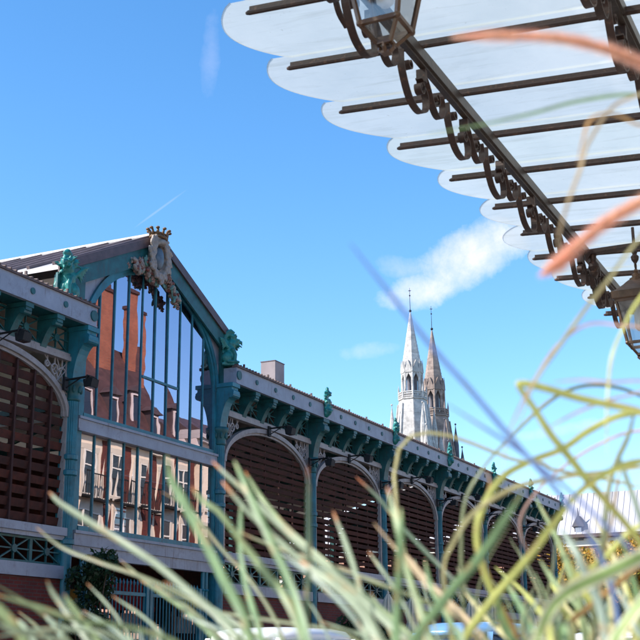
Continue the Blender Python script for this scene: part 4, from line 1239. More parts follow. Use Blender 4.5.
# ------------------------------------------------------------------ church spires
def spire(px, tip_py, D, sc, stone, label):
    """octagonal spire over an open lantern; sizes measured from the tip down, in metres"""
    p = at(px, tip_py, D)
    top = p.z
    sp = empty('church_spire', (p.x, p.y, 0)); tag(sp, label, 'church tower', 'twin church spires behind the market hall')
    u = sc
    def q(mb, n, m_, par=sp, smooth=False):
        o = mb.build(n, m_, None, smooth); o.parent = par; return o
    z = lambda d: top - d * u
    rot = PI / 8
    mb = MB()
    mb.lathe((0, 0, 0), [(1.95 * u, z(11.6)), (1.62 * u, z(9.2)), (.16 * u, z(.3)), (.05 * u, z(0))], 8, rot)
    for k in range(8):      # crockets on the ribs
        a = 2 * PI * k / 8 + rot
        for i in range(1, 15):
            t = i / 15; rr = 1.86 * u * t + .10 * u; zz = z(.3 + 10.6 * t)
            mb.ball((rr * math.cos(a), rr * math.sin(a), zz), .055 * u, 5, 4)
    q(mb, 'spire_cone', stone)
    mb = MB()   # small gablets with dark lucarnes
    for k in range(8):
        a = 2 * PI * k / 8; c, s_ = math.cos(a), math.sin(a)
        M = Matrix.Rotation(a, 3, 'Z')
        for (d0, r, w, h) in ((12.3, 1.80, .60, 2.4),):
            vs = []
            for yy, zz in ((-w, 0), (w, 0), (w, h * .3), (0, h), (-w, h * .3)):
                for xx in (r - .55, r + .22): vs.append(M @ Vector((xx * u, yy * u, 0)) + Vector((0, 0, z(d0) + zz * u)))
            mb.add(vs, [(0, 2, 4, 6, 8), (9, 7, 5, 3, 1), (0, 1, 3, 2), (2, 3, 5, 4), (4, 5, 7, 6), (6, 7, 9, 8), (8, 9, 1, 0)])
    q(mb, 'gablets', stone)
    mb = MB()
    for k in range(8):
        a = 2 * PI * k / 8 + rot
        c, s_ = math.cos(a), math.sin(a)
        mb.tube([(1.92 * u * c, 1.92 * u * s_, z(16.6)), (1.86 * u * c, 1.86 * u * s_, z(11.4))], .27 * u, 6)
        mb.tube([(2.05 * u * c, 2.05 * u * s_, z(12.2)), (2.05 * u * c, 2.05 * u * s_, z(11.2)), (2.05 * u * c, 2.05 * u * s_, z(9.6))], [.20 * u, .15 * u, .02 * u], 6)
        # pointed arch heads between the piers
        a2 = a + PI / 4
        P1 = Vector((1.9 * u * c, 1.9 * u * s_, 0)); P2 = Vector((1.9 * u * math.cos(a2), 1.9 * u * math.sin(a2), 0))
        for sgn in (0, 1):
            A_, B_ = (P1, P2) if sgn == 0 else (P2, P1)
            m_ = (A_ + B_) / 2
            mb.bar(A_ + Vector((0, 0, z(13.4))), m_ + Vector((0, 0, z(12.0))), .3 * u, .4 * u)
        mb.bar(P1 + Vector((0, 0, z(11.95))), P2 + Vector((0, 0, z(11.95))), .4 * u, .6 * u)
        mb.bar(P1 * .98 + Vector((0, 0, z(16.9))), P2 * .98 + Vector((0, 0, z(16.9))), .4 * u, .5 * u)
    q(mb, 'lantern_stage', stone)
    mb = MB(); mb.lathe((0, 0, 0), [(1.0 * u, z(17.2)), (1.0 * u, z(11.2))], 8, rot); q(mb, 'lantern_core', SPDK)
    mb = MB()   # balustrade
    ro = 2.62
    for k in range(8):
        a = 2 * PI * k / 8 + rot; a2 = a + PI / 4
        P1 = Vector((ro * u * math.cos(a), ro * u * math.sin(a), 0)); P2 = Vector((ro * u * math.cos(a2), ro * u * math.sin(a2), 0))
        for d, hh in ((17.35, .28), (16.1, .18)): mb.bar(P1 + Vector((0, 0, z(d))), P2 + Vector((0, 0, z(d))), .3 * u, hh * u)
        for i in range(6):
            q1 = P1.lerp(P2, i / 6); q2 = P1.lerp(P2, (i + 1) / 6)
            mb.bar(q1 + Vector((0, 0, z(17.2))), q2 + Vector((0, 0, z(16.2))), .14 * u, .14 * u); mb.bar(q2 + Vector((0, 0, z(17.2))), q1 + Vector((0, 0, z(16.2))), .14 * u, .14 * u)
        mb.tube([P1 + Vector((0, 0, z(17.4))), P1 + Vector((0, 0, z(15.6))), P1 + Vector((0, 0, z(14.6)))], [.2 * u, .17 * u, .02 * u], 6)
    q(mb, 'balustrade', stone)
    mb = MB()   # tapering octagonal drum and tower below
    mb.lathe((0, 0, 0), [(6.2 * u, 0), (6.0 * u, z(34)), (4.6 * u, z(31)), (3.5 * u, z(25)), (2.75 * u, z(18.2)), (2.6 * u, z(17.5)), (2.0 * u, z(17.1))], 8, rot)
    for k in range(8):
        a = 2 * PI * k / 8 + rot; c, s_ = math.cos(a), math.sin(a)
        mb.tube([(4.75 * u * c, 4.75 * u * s_, z(31)), (3.6 * u * c, 3.6 * u * s_, z(25)), (2.85 * u * c, 2.85 * u * s_, z(18.3))], [.28 * u, .22 * u, .16 * u], 6)
    q(mb, 'tower_drum', stone)
    mb = MB()
    for k in range(4):
        a = 2 * PI * k / 4 + PI / 4; c, s_ = math.cos(a), math.sin(a)
        for (rr, d0, d1, w) in ((4.35, 31, 18.6, .62), (5.6, 36, 23.0, .75)):
            mb.tube([(rr * u * c, rr * u * s_, z(d0)), (rr * u * c, rr * u * s_, z(d1 + 4.2)), (rr * u * c, rr * u * s_, z(d1 + .5)), (rr * u * c, rr * u * s_, z(d1))], [w * u, w * .9 * u, .07 * u, .04 * u], 8)
            mb.ball((rr * u * c, rr * u * s_, z(d1)), .2 * u, 6, 5)
    q(mb, 'pinnacles', stone if stone is SPST else SPDK)
    mb = MB(); mb.tube([(0, 0, z(.1)), (0, 0, z(-4.9))], [.07 * u, .035 * u], 6); mb.ball((0, 0, z(-.2)), .28 * u, 8, 6)
    mb.bar((-.3 * u, 0, z(-4.3)), (.3 * u, 0, z(-4.3)), .08 * u, .08 * u); mb.bar((0, -.3 * u, z(-4.3)), (0, .3 * u, z(-4.3)), .08 * u, .08 * u)
    mb.ball((0, 0, z(-3.3)), .16 * u, 6, 5)
    q(mb, 'spire_cross', BLACK)
spire(410.2, 312, 238, 1.0, SPST, 'bright white stone church spire, the left and nearer of the two')
spire(431.8, 330, 252, 1.04, SPSTB, 'brown stone church spire, the right and farther of the two')
# nave behind the hall
mb = MB(); c0 = at(420, 640, 262)
nv = empty('church_nave', (c0.x, c0.y, 0)); tag(nv, 'slate roofed church nave hidden behind the spires', 'church')
mb.box(4, 60, -9, 9, 0, 22); o = mb.build('nave_wall', STONE); o.parent = nv
mb = MB(); mb.prism([(-10, 22.01), (10, 22.01), (0, 33)], 'x', 3.5, 61); o = mb.build('nave_roof', SLATE); o.parent = nv

# ------------------------------------------------------------------ far building across the square
XF = 82.0
pr0 = onX(545, 496, XF + 2); pr1 = onX(600, 534, XF)
zr_, ze_ = pr0.z, pr1.z
fb = empty('warehouse', (XF, 20, 0)); tag(fb, 'long brick building under a ribbed white metal roof at the far end of the square', 'building')
def fq(mb, n, m_, par=fb):
    W = Vector((XF, 20, 0)); mb.v = [tuple(Vector(p) - W) for p in mb.v]; o = mb.build(n, m_); o.parent = par; return o
mb = MB(); mb.box(XF, XF + 12, -16, 58, 0, ze_); fq(mb, 'wall', brick('orange_brick', (.50, .20, .12), (.42, .15, .09), (.45, .36, .28)))
mb = MB(); mb.prism([(XF - .35, ze_), (XF + 2, zr_), (XF + 12.3, ze_), (XF + 12.3, ze_ - .1), (XF - .35, ze_ - .12)], 'y', -16.3, 58.3)
rf = fq(mb, 'roof', CORR)
mb = MB(); y = -16.2
sl_ = Vector((6.35, 0, zr_ - ze_)).normalized()
while y < 58:
    mb.bar((XF - .33, y, ze_ + .03), (XF + 2, y, zr_ + .03), .04, .04); y += .42
fq(mb, 'roof_ribs', paint('roof_rib', (.44, .42, .45), .5, var=.1, scale=1, bump=0), rf)
mb = MB(); mb.box(XF - .5, XF - .36, -16.3, 58.3, ze_ - .2, ze_ + .02); fq(mb, 'gutter', SLATE)
mb = MB(); mb.box(XF - .12, XF - .002, -16, 58, ze_ - .75, ze_ - .25); mb.box(XF - .1, XF - .003, -16, 58, ze_ - 2.4, ze_ - 2.15); fq(mb, 'stone_band', STONE)
# lucarne
pl = onX(581, 529, XF + .5)
mb = MB(); mb.box(pl.x - .7, pl.x + 1.2, pl.y - .27, pl.y + .27, pl.z - .8, pl.z + .1)
mb.prism([(pl.y - .42, pl.z + .102), (pl.y + .42, pl.z + .102), (pl.y, pl.z + .85)], 'x', pl.x - .8, pl.x + 1.6)
mb.tube([(pl.x - .6, pl.y, pl.z + .8), (pl.x - .6, pl.y, pl.z + 1.35)], [.06, .02], 6)
d = fq(mb, 'roof_lucarne', SPDK, rf)
mb = MB(); mb.box(pl.x - .73, pl.x - .701, pl.y - .2, pl.y + .2, pl.z - .6, pl.z + .05); fq(mb, 'lucarne_shutter', LILAC)
for (px_, w) in ((575, 1.1), (600, 1.1), (632, 1.1), (560, 1.0)):
    c = onX(px_, 560, XF)
    mb = MB(); mb.box(XF - .06, XF - .004, c.y - w, c.y + w, 2.6, 4.9); wv = fq(mb, 'window', STONE)
    mb = MB(); mb.box(XF - .08, XF - .061, c.y - w * .75, c.y + w * .75, 2.8, 4.6); fq(mb, 'pane', DARKGL, wv)

# ------------------------------------------------------------------ trees
def leaf_cloud(mb, blobs, n, size, r):
    for _ in range(n):
        bx, by, bz, br = r.choices(blobs, [b[3] ** 2.2 for b in blobs])[0]
        d = Vector((r.gauss(0, 1), r.gauss(0, 1), r.gauss(0, 1))).normalized() * br * (r.random() ** .45)
        p = Vector((bx, by, bz)) + Vector((d.x, d.y, d.z * .85))
        s = size * r.uniform(.6, 1.3)
        a = Vector((r.gauss(0, 1), r.gauss(0, 1), r.gauss(0, 1))).normalized(); b = a.cross(Vector((r.gauss(0, 1), r.gauss(0, 1), r.gauss(0, 1)))).normalized()
        mb.add([p - a * s, p + b * s * .55, p + a * s, p - b * s * .55], [(0, 1, 2, 3)])
def tree(x, y, h, rad, mat, label, seed, n=9000, size=.13, low=.25, cat='tree', group=None):
    r = random.Random(seed); t = empty('autumn_tree', (x, y, 0)); tag(t, label, cat, group)
    blobs = []; mbt = MB()
    mbt.tube([(0, 0, 0), (.05, .03, h * .3), (-.05, 0, h * .55), (0, .05, h * .85)], [h * .03, h * .024, h * .015, h * .004], 8)
    for k in range(13):
        a = r.uniform(0, 2 * PI); zz = h * r.uniform(low + .08, .88); rr = rad * r.uniform(.35, .85) * (1 - abs(zz / h - .55) * .6)
        bx, by = rr * math.cos(a), rr * math.sin(a); blobs.append((bx, by, zz, rad * r.uniform(.28, .48)))
        mbt.tube([(0, 0, zz * .6), (bx * .5, by * .5, zz * .85), (bx, by, zz)], [h * .012, h * .008, h * .003], 6)
    blobs.append((0, 0, h * .85, rad * .4)); blobs.append((0, 0, h * .6, rad * .6))
    o = mbt.build('trunk', BARK, None, True); o.parent = t
    mb = MB(); leaf_cloud(mb, blobs, n, size, r); o = mb.build('crown', mat); o.parent = t
    return t
def tree_at(px, X, h, rad, mat, label, seed, **k):
    d = ray(px, 640); p = CAMPOS + d * (X / d.x); return tree(p.x, p.y, h, rad, mat, label, seed, **k)
tree_at(566, 64, 6.9, 2.9, AUTUMN, 'yellow and green autumn tree beside the far corner of the market hall', 1)
tree_at(592, 66, 6.7, 2.9, AUTUMN, 'golden autumn tree below the small roof lucarne', 2)
tree_at(620, 62, 6.7, 3.0, AUTUMN, 'orange and green autumn tree near the right edge of the photo', 3)
tree_at(644, 66, 7.5, 3.1, AUTUMN2, 'rusty brown autumn tree at the right edge of the photo', 4)
tree_at(578, 56, 4.2, 2.0, GREENL, 'low green bush under the yellow autumn trees', 5, n=3000, low=.05, cat='bush')
tree_at(609, 54, 4.0, 2.1, GREENL, 'low green bush near the white striped van', 6, n=3000, low=.05, cat='bush')
# dark climber around the gable's left column
r6 = random.Random(21)
iv = empty('climbing_shrub', (CX[1] + .1, Y0 - .5, .13)); tag(iv, 'dark leafy climbing shrub at the foot of the gable left column', 'shrub')
blobs = []; mbt = MB()
for k in range(26):
    zz = r6.uniform(.2, 3.05); w = .8 * (1 - zz / 4.2)
    blobs.append((r6.uniform(-w, w * 1.5), r6.uniform(-.3, .1), zz, r6.uniform(.18, .34)))
for k in range(8):
    b = blobs[k]; mbt.tube([(0, 0, 0), (b[0] * .5, b[1] * .5, b[2] * .6), (b[0], b[1], b[2])], [.04, .025, .008], 6)
o = mbt.build('stems', BARK); o.parent = iv
mb = MB(); leaf_cloud(mb, blobs, 5200, .055, r6); o = mb.build('foliage', DARKL); o.parent = iv
r7 = random.Random(22)
hb = empty('clipped_hedge', (30.2, 12.9, .13)); tag(hb, 'dark hedge bush against the brick wall behind the white car', 'hedge')
mb = MB(); leaf_cloud(mb, [(x * .45 - 1.8, r7.uniform(-.15, .15), r7.uniform(.4, 1.7), .5) for x in range(9)], 5000, .06, r7); o = mb.build('foliage', DARKL); o.parent = hb
mbt = MB()
for k in range(9): mbt.tube([(k * .45 - 1.8, 0, 0), (k * .45 - 1.8, .03, 1.2)], [.025, .01], 5)
o = mbt.build('stems', BARK); o.parent = hb

# ------------------------------------------------------------------ cars
def superell(cx, hx, hy, z, n=28, p=3.2):
    out = []
    for k in range(n):
        a = 2 * PI * k / n; c, s_ = math.cos(a), math.sin(a)
        out.append((cx + hx * math.copysign(abs(c) ** (2 / p), c), hy * math.copysign(abs(s_) ** (2 / p), s_), z))
    return out
def loft(mb, rings, cap0=True, cap1=True):
    n = len(rings[0]); vs = [p for r in rings for p in r]; fs = []
    for i in range(len(rings) - 1):
        for k in range(n): fs.append((i * n + k, i * n + (k + 1) % n, (i + 1) * n + (k + 1) % n, (i + 1) * n + k))
    if cap0: fs.append(tuple(reversed(range(n))))
    if cap1: fs.append(tuple(range((len(rings) - 1) * n, len(rings) * n)))
    mb.add(vs, fs)
def car(name, label, x, y, rz, pm, L=4.1, H=1.45, W=1.72, roof_extra=None, aerial=False, rails=False):
    c = empty(name, (x, y, .004), rz); tag(c, label, 'car')
    def q(mb, n, m_, par=c, smooth=False, bevel=0):
        o = mb.build(n, m_, None, smooth, bevel); o.parent = par; return o
    hx, hy = L / 2, W / 2; k = H / 1.45
    mb = MB(); loft(mb, [superell(0, hx * .95, hy * .93, .22), superell(0, hx, hy, .36), superell(0, hx, hy, .62 * k), superell(-.02, hx * .97, hy * .97, .80 * k), superell(-.1, hx * .90, hy * .92, .90 * k), superell(-.14, hx * .80, hy * .88, .95 * k)])
    q(mb, 'body', pm, smooth=True)
    mb = MB(); loft(mb, [superell(-.18, L * .345, hy * .86, .93 * k), superell(-.2, L * .30, hy * .80, 1.13 * k), superell(-.22, L * .262, hy * .74, 1.30 * k)], False)
    q(mb, 'cabin_windows', DARKGL, smooth=True)
    mb = MB(); loft(mb, [superell(-.22, L * .270, hy * .752, 1.285 * k), superell(-.22, L * .266, hy * .745, 1.34 * k), superell(-.22, L * .245, hy * .69, 1.40 * k), superell(-.22, L * .19, hy * .52, 1.435 * k), superell(-.22, L * .08, hy * .2, 1.45 * k)])
    q(mb, 'roof', pm, smooth=True)
    mb = MB()
    for s in (-1, 1):
        for (xa, xb) in ((L * .345 - .2, L * .262 - .22), (-.15, -.18), (-L * .345 - .14, -L * .262 - .2)):
            mb.bar((xa * .97, s * hy * .86 * (1 if abs(xa) < .5 else .72), .94 * k), (xb * .97, s * hy * .75 * (1 if abs(xa) < .5 else .72), 1.30 * k), .07, .05)
    q(mb, 'pillars', pm)
    for sx in (-1, 1):
        for sy in (-1, 1):
            wx, wy = sx * L * .31, sy * (hy - .1)
            mb = MB(); mb.tube([(wx, wy - .10, .31), (wx, wy - .08, .31), (wx, wy + .08, .31), (wx, wy + .10, .31)], [.28, .31, .31, .28], 24); w_ = q(mb, 'wheel', RUBBER)
            mb = MB(); mb.tube([(wx, wy + sy * .06, .31), (wx, wy + sy * .108, .31)], .2, 20); q(mb, 'rim', CHROME, w_)
    for sy in (-1, 1):
        mb = MB(); mb.ball((hx * .93, sy * hy * .68, .66 * k), (.12, .2, .09), 12, 8); q(mb, 'headlight', CLEARL, smooth=True)
        mb = MB(); mb.ball((-hx * .95, sy * hy * .75, .74 * k), (.08, .14, .14), 12, 8); q(mb, 'tail_light', REDL, smooth=True)
        mb = MB(); mb.ball((L * .2, sy * (hy + .08), .98 * k), (.08, .1, .07), 10, 8); q(mb, 'mirror', pm, smooth=True)
    if aerial:
        mb = MB(); mb.tube([(-.75, .12, 1.41 * k), (-1.05, .12, 1.41 * k + .50)], [.007, .004], 6); q(mb, 'aerial', BLACK)
    if rails:
        for s in (-1, 1):
            mb = MB(); mb.tube([(-1.1, s * .5, 1.36 * k), (-1.0, s * .5, 1.47 * k), (.5, s * .5, 1.47 * k), (.6, s * .5, 1.37 * k)], .02, 8); q(mb, 'roof_rail', BLACK)
    return c
def ground_at(px, py, z):
    return onZ(px, py, z)
q = ground_at(286, 628, 1.45); print('car1', q)
car('parked_car', 'white parked car at the bottom left, its aerial sticking up', q.x + .15, q.y, 0, CARW, aerial=True, H=1.45)
q = ground_at(470, 622, 1.50); print('car2', q)
car('parked_car', 'pale blue parked car at the bottom, right of the white car', q.x + .2, q.y, PI, CARB, H=1.5, L=4.2)
q = ground_at(612, 630, 1.52); print('car3', q)
car('parked_car', 'white parked estate car with dark roof rails at the bottom right', q.x + .2, q.y, R(70), CARW, H=1.5, L=4.3, rails=True)

# closed cream parasols along the terrace by the hall
def parasol(px, py_top, X, label):
    d = ray(px, py_top); p = CAMPOS + d * (X / d.x)
    ps = empty('closed_parasol', (p.x, p.y, .13)); tag(ps, label, 'parasol', 'closed cream parasols in front of the market hall')
    h = p.z - .13
    mb = MB(); mb.tube([(0, 0, .1), (0, 0, h)], .03, 8); o = mb.build('pole', WOOD); o.parent = ps
    mb = MB(); n = 20; prof = [(.25, h - 1.75), (.27, h - 1.6), (.20, h - 1.0), (.15, h - .8), (.19, h - .55), (.11, h - .2), (.03, h - .04)]
    vs = []; fs = []
    for r_, z_ in prof:
        for k in range(n):
            rr = r_ * (1 + (.22 if k % 2 else -.12)); a = 2 * PI * k / n; vs.append((rr * math.cos(a), rr * math.sin(a), z_))
    for i in range(len(prof) - 1):
        for k in range(n): fs.append((i * n + k, i * n + (k + 1) % n, (i + 1) * n + (k + 1) % n, (i + 1) * n + k))
    mb.add(vs, fs); mb.lathe((0, 0, h - .05), [(.03, 0), (.04, .03), (.01, .09)], 8)
    o = mb.build('folded_canopy', CANVAS); o.parent = ps
    mb = MB(); mb.box(-.3, .3, -.3, .3, 0, .08); mb.tube([(0, 0, .08), (0, 0, .3)], .045, 8); o = mb.build('base', STONE); o.parent = ps
for i, (px_, py_, X_) in enumerate(((388, 592, 33), (412, 595, 36), (471, 598, 36), (478.5, 599, 39), (494, 601, 40), (530, 607, 44))):
    parasol(px_, py_, X_, 'closed cream parasol, %s from the left in the row by the hall' % ORD[i])

# ------------------------------------------------------------------ planter with grasses in the foreground
pl0 = empty('planter_box', (.75, .33, .13)); tag(pl0, 'long low timber planter box holding the foreground grasses', 'planter')
mb = MB()
mb.box(-.62, .62, -.42, -.39, 0, .36); mb.box(-.62, .62, .39, .42, 0, .36); mb.box(-.62, -.59, -.389, .389, 0, .36); mb.box(.59, .62, -.389, .389, 0, .36)
o = mb.build('planter_sides', WOOD, bevel=.004); o.parent = pl0
mb = MB(); mb.box(-.589, .589, -.389, .389, .02, .31); o = mb.build('planter_soil', SOIL); o.parent = pl0
SOILZ = .43
COLS = {
    'g':  ((.29, .38, .19), (.62, .24, .08)),       # fresh green, orange dry tip
    'b':  ((.30, .37, .25), (.60, .25, .10)),       # blue-green
    'G':  ((.20, .32, .155), (.32, .38, .18)),       # saturated green
    'o':  ((.20, .23, .12), (.42, .25, .12)),       # olive
    'd':  ((.07, .12, .07), (.45, .14, .05)),       # dark
    'y':  ((.52, .54, .16), (.62, .52, .22)),       # yellow green
    'Y':  ((.60, .55, .28), (.70, .58, .40)),       # straw yellow
    'c':  ((.50, .52, .26), (.50, .52, .26)),       # striped (edges cream)
    't':  ((.52, .40, .24), (.60, .42, .25)),       # tan
    'T':  ((.48, .29, .12), (.52, .28, .10)),       # orange tan
    'p':  ((.70, .45, .38), (.75, .45, .40)),       # pink
    'v':  ((.22, .33, .66), (.42, .46, .70)),       # lavender
    'k':  ((.27, .35, .29), (.3, .36, .34)),       # grey green
}
def catmull(P, per):
    P = [P[0] * 2 - P[1]] + P + [P[-1] * 2 - P[-2]]; S = []
    for i in range(1, len(P) - 2):
        for s in range(per):
            t = s / per
            S.append(.5 * ((2 * P[i]) + (P[i + 1] - P[i - 1]) * t + (2 * P[i - 1] - 5 * P[i] + 4 * P[i + 1] - P[i + 2]) * t * t + (3 * P[i] - P[i - 1] - 3 * P[i + 1] + P[i + 2]) * t ** 3))
    S.append(P[-2]); return S
CLUMPS = {}
def clump(key, px, depth, label, name='leafy_clump', cat='plant'):
    b = at(px, 660, depth); o = empty(name, (b.x, b.y, SOILZ)); tag(o, label, cat); CLUMPS[key] = (o, b)
clump('A', 300, .78, 'clump of stiff pale green blades with orange tips at the bottom left')
clump('B', 420, .66, 'clump of upright green blades with orange tips at the bottom centre')
clump('C', 575, .80, 'clump of arching yellow green striped grass at the bottom right')
clump('D', 690, .92, 'fountain grass with two fuzzy pink seed heads reaching in from the right')
r8 = random.Random(31)
def blade(key, pts, w, ck, d0, d1, tipf=.075, free=False, taper=.25, stripes=False, seg=8):
    """pts from the tip down, in photo pixels; d0/d1 depth at tip and at the last point"""
    par, base = CLUMPS[key]
    n = len(pts)
    L = [0]
    for i in range(1, n): L.append(L[-1] + math.hypot(pts[i][0] - pts[i - 1][0], pts[i][1] - pts[i - 1][1]))
    P = [at(p[0], p[1], d0 + (d1 - d0) * L[i] / L[-1]) for i, p in enumerate(pts)]
    vis_n = (n - 1) * seg
    # carry it on down to its root in the soil
    last = P[-1]; dirn = (P[-1] - P[-2]).normalized()
    root = Vector((base.x + r8.uniform(-.035, .035), base.y + r8.uniform(-.035, .035), SOILZ - .02))
    k1 = last + dirn * .10
    if k1.z > last.z: k1.z = last.z - .01
    mid = k1.lerp(root, .55); mid.z = k1.z * .5 + root.z * .5
    S = catmull(P + [k1, mid, root], seg)
    body, tipc = COLS[ck]
    mb = MB(); mb.c = []; vs = []; fs = []; cc = []
    tw0 = r8.uniform(-.5, .5); tot = len(S) - 1
    W0 = w * .67 * ((d0 + d1) / 2) / F
    rows = (-1, -.84, -.68, -.5, -.33, -.16, 0, .16, .33, .5, .68, .84, 1)
    vein = [r8.uniform(.82, 1.12) for _ in rows]; vein[6] = 1.3
    dry = [(r8.uniform(.05, 1), r8.uniform(.01, .05), r8.choice((-1, 1))) for _ in range(3)]
    vmax = max(1, vis_n)
    for i, p in enumerate(S):
        t = (S[min(i + 1, tot)] - S[max(i - 1, 0)]).normalized()
        view = (p - CAMPOS).normalized()
        if (p - CAMPOS).length < .15: view = Vector((1, 0, 0))
        side = t.cross(view)
        if side.length < .1: side = t.cross(Vector((0, 0, 1)))
        side.normalize(); nor = side.cross(t).normalized()
        a = tw0 + .35 * math.sin(i * .13 + w)
        s2 = side * math.cos(a) + nor * math.sin(a); n2 = nor * math.cos(a) - side * math.sin(a)
        u = i / vmax
        wid = W0 * min(1, .18 + .82 * (min(1, u / taper)) ** .75) if u < taper else W0
        tf = max(0, 1 - u / tipf) if tipf > 0 else 0; tf = min(1, tf * 1.7)
        for r_ in rows:
            vs.append(p + s2 * (wid / 2 * r_) + n2 * (wid * .16 * abs(r_)))
            b = body
            if stripes:
                b = (.80, .78, .55) if abs(r_) > .6 else (.30, .44, .15)
            b = tuple(x * vein[rows.index(r_)] * (1 + .10 * math.sin(i * .9 + r_ * 2 + w)) for x in b)
            for (du, dw, ds) in dry:
                if abs(u - du) < dw and r_ * ds > .15: b = tuple(b[q] * .45 + (.42, .30, .14)[q] * .55 for q in range(3))
            cc.append(tuple(b[j] * (1 - tf) + tipc[j] * tf for j in range(3)))
    m_ = len(rows)
    for i in range(len(S) - 1):
        for j in range(m_ - 1): fs.append((i * m_ + j, i * m_ + j + 1, (i + 1) * m_ + j + 1, (i + 1) * m_ + j))
    mb.v = [tuple(v - Vector(par.location)) for v in vs]; mb.f = fs; mb.mi = [0] * len(fs); mb.c = cc
    o = mb.build('leaf_blade', BLADE, None, True); o.parent = par; o.location = (0, 0, 0)
    return o
A_ = [
 ([(49, 492), (62, 505), (110, 535), (160, 567), (222, 620), (256, 660)], 10, 'b', .85, .72),
 ([(36, 527), (62, 547), (100, 562), (150, 580), (210, 610), (290, 655)], 6, 'o', .95, .8),
 ([(47, 580), (53, 592), (62, 605), (82, 632), (100, 660)], 8, 'b', .75, .7),
 ([(64, 594), (72, 606), (90, 630), (112, 660)], 8, 'g', .72, .7),
 ([(-12, 592), (37, 607), (75, 620), (125, 627), (170, 640), (200, 660)], 8, 'g', .66, .66),
 ([(-10, 600), (2, 612), (18, 632), (32, 662)], 15, 'g', .60, .62),
 ([(-10, 620), (20, 632), (60, 640), (90, 660)], 9, 'b', .6, .62),
 ([(17, 619), (26, 629), (42, 655)], 7, 'b', .75, .7),
 ([(44, 614), (55, 626), (75, 656)], 7, 'b', .8, .72),
 ([(167, 455), (172, 480), (185, 505), (208, 550), (226, 585), (243, 615), (258, 662)], 14, 'G', .70, .62),
 ([(192, 487), (203, 500), (220, 512), (243, 542), (268, 575), (290, 605), (312, 660)], 12, 'g', .74, .64),
 ([(162, 492), (190, 510), (220, 547), (250, 580), (275, 620), (290, 660)], 5, 'o', 1.0, .85),
 ([(160, 583), (185, 596), (210, 610), (285, 622), (340, 632), (380, 655)], 5, 'o', .9, .8),
 ([(241, 504), (240, 525), (240, 555), (247, 592), (258, 625), (266, 660)], 9, 'G', .78, .68),
 ([(-10, 638), (40, 630), (100, 632), (140, 650)], 6, 'b', .66, .64),
 ([(120, 560), (150, 585), (190, 610), (230, 655)], 5, 'o', .95, .8),
]
r10 = random.Random(5)
for k in range(20):
    xb_ = r10.uniform(20, 420); lean = -r10.uniform(20, 110); yt = r10.uniform(575, 625); hh = 658 - yt
    A_.append(([(xb_ + lean, yt), (xb_ + lean * .6, yt + hh * .3), (xb_ + lean * .25, yt + hh * .65), (xb_, 658)], r10.uniform(3, 6), r10.choice('bogbk'), r10.uniform(.8, 1.1), r10.uniform(.68, .85)))
for a in A_: blade('A', *a[:1], a[1], a[2], a[3], a[4])
B_ = [
 ([(212, 461), (228, 477), (250, 497), (280, 527), (320, 562), (365, 600), (420, 655)], 9, 'b', .82, .68),
 ([(222, 481), (240, 502), (260, 522), (285, 545), (320, 575), (357, 597), (397, 630), (425, 660)], 12, 'b', .78, .64),
 ([(234, 461), (243, 480), (252, 500), (270, 540), (288, 580), (300, 615), (312, 662)], 12, 'G', .72, .62),
 ([(245, 471), (252, 482), (262, 498), (284, 525), (318, 556), (370, 600), (440, 660)], 7, 'g', .90, .74),
 ([(308, 466), (309, 500), (309, 560), (307, 600), (306, 662)], 8, 'd', .72, .62),
 ([(333, 511), (345, 542), (357, 580), (363, 612), (368, 662)], 8, 'b', .80, .68),
 ([(374, 523), (395, 547), (415, 570), (437, 596), (460, 618), (490, 658)], 7, 't', .82, .70),
 ([(368, 551), (376, 562), (388, 578), (402, 600), (420, 640), (428, 660)], 5, 'b', .90, .78),
 ([(387, 487), (391, 505), (398, 535), (408, 575), (420, 608), (438, 660)], 10, 'g', .74, .66),
 ([(401, 508), (401, 540), (399, 580), (397, 615), (396, 662)], 12, 'G', .68, .60),
 ([(235, 530), (270, 545), (335, 567), (382, 585), (432, 605), (470, 626), (510, 660)], 6, 'o', .92, .78),
 ([(523, 491), (508, 515), (483, 553), (452, 590), (420, 632), (400, 668)], 14, 'G', .66, .58),
 ([(356, 477), (380, 500), (405, 530), (445, 572), (480, 606), (520, 660)], 6, 'd', 1.0, .85),
 ([(405, 553), (412, 562), (430, 582), (470, 622), (500, 660)], 6, 't', .86, .76),
 ([(300, 560), (330, 580), (362, 612), (390, 660)], 15, 'b', .66, .60),
 ([(280, 552), (315, 580), (350, 615), (380, 662)], 8, 'k', .80, .70),
 ([(425, 560), (432, 590), (452, 625), (470, 662)], 8, 'G', .76, .68),
 ([(366, 608), (372, 622), (382, 662)], 6, 'b', .82, .74),
]
for a in B_: blade('B', *a[:1], a[1], a[2], a[3], a[4], tipf=.11)
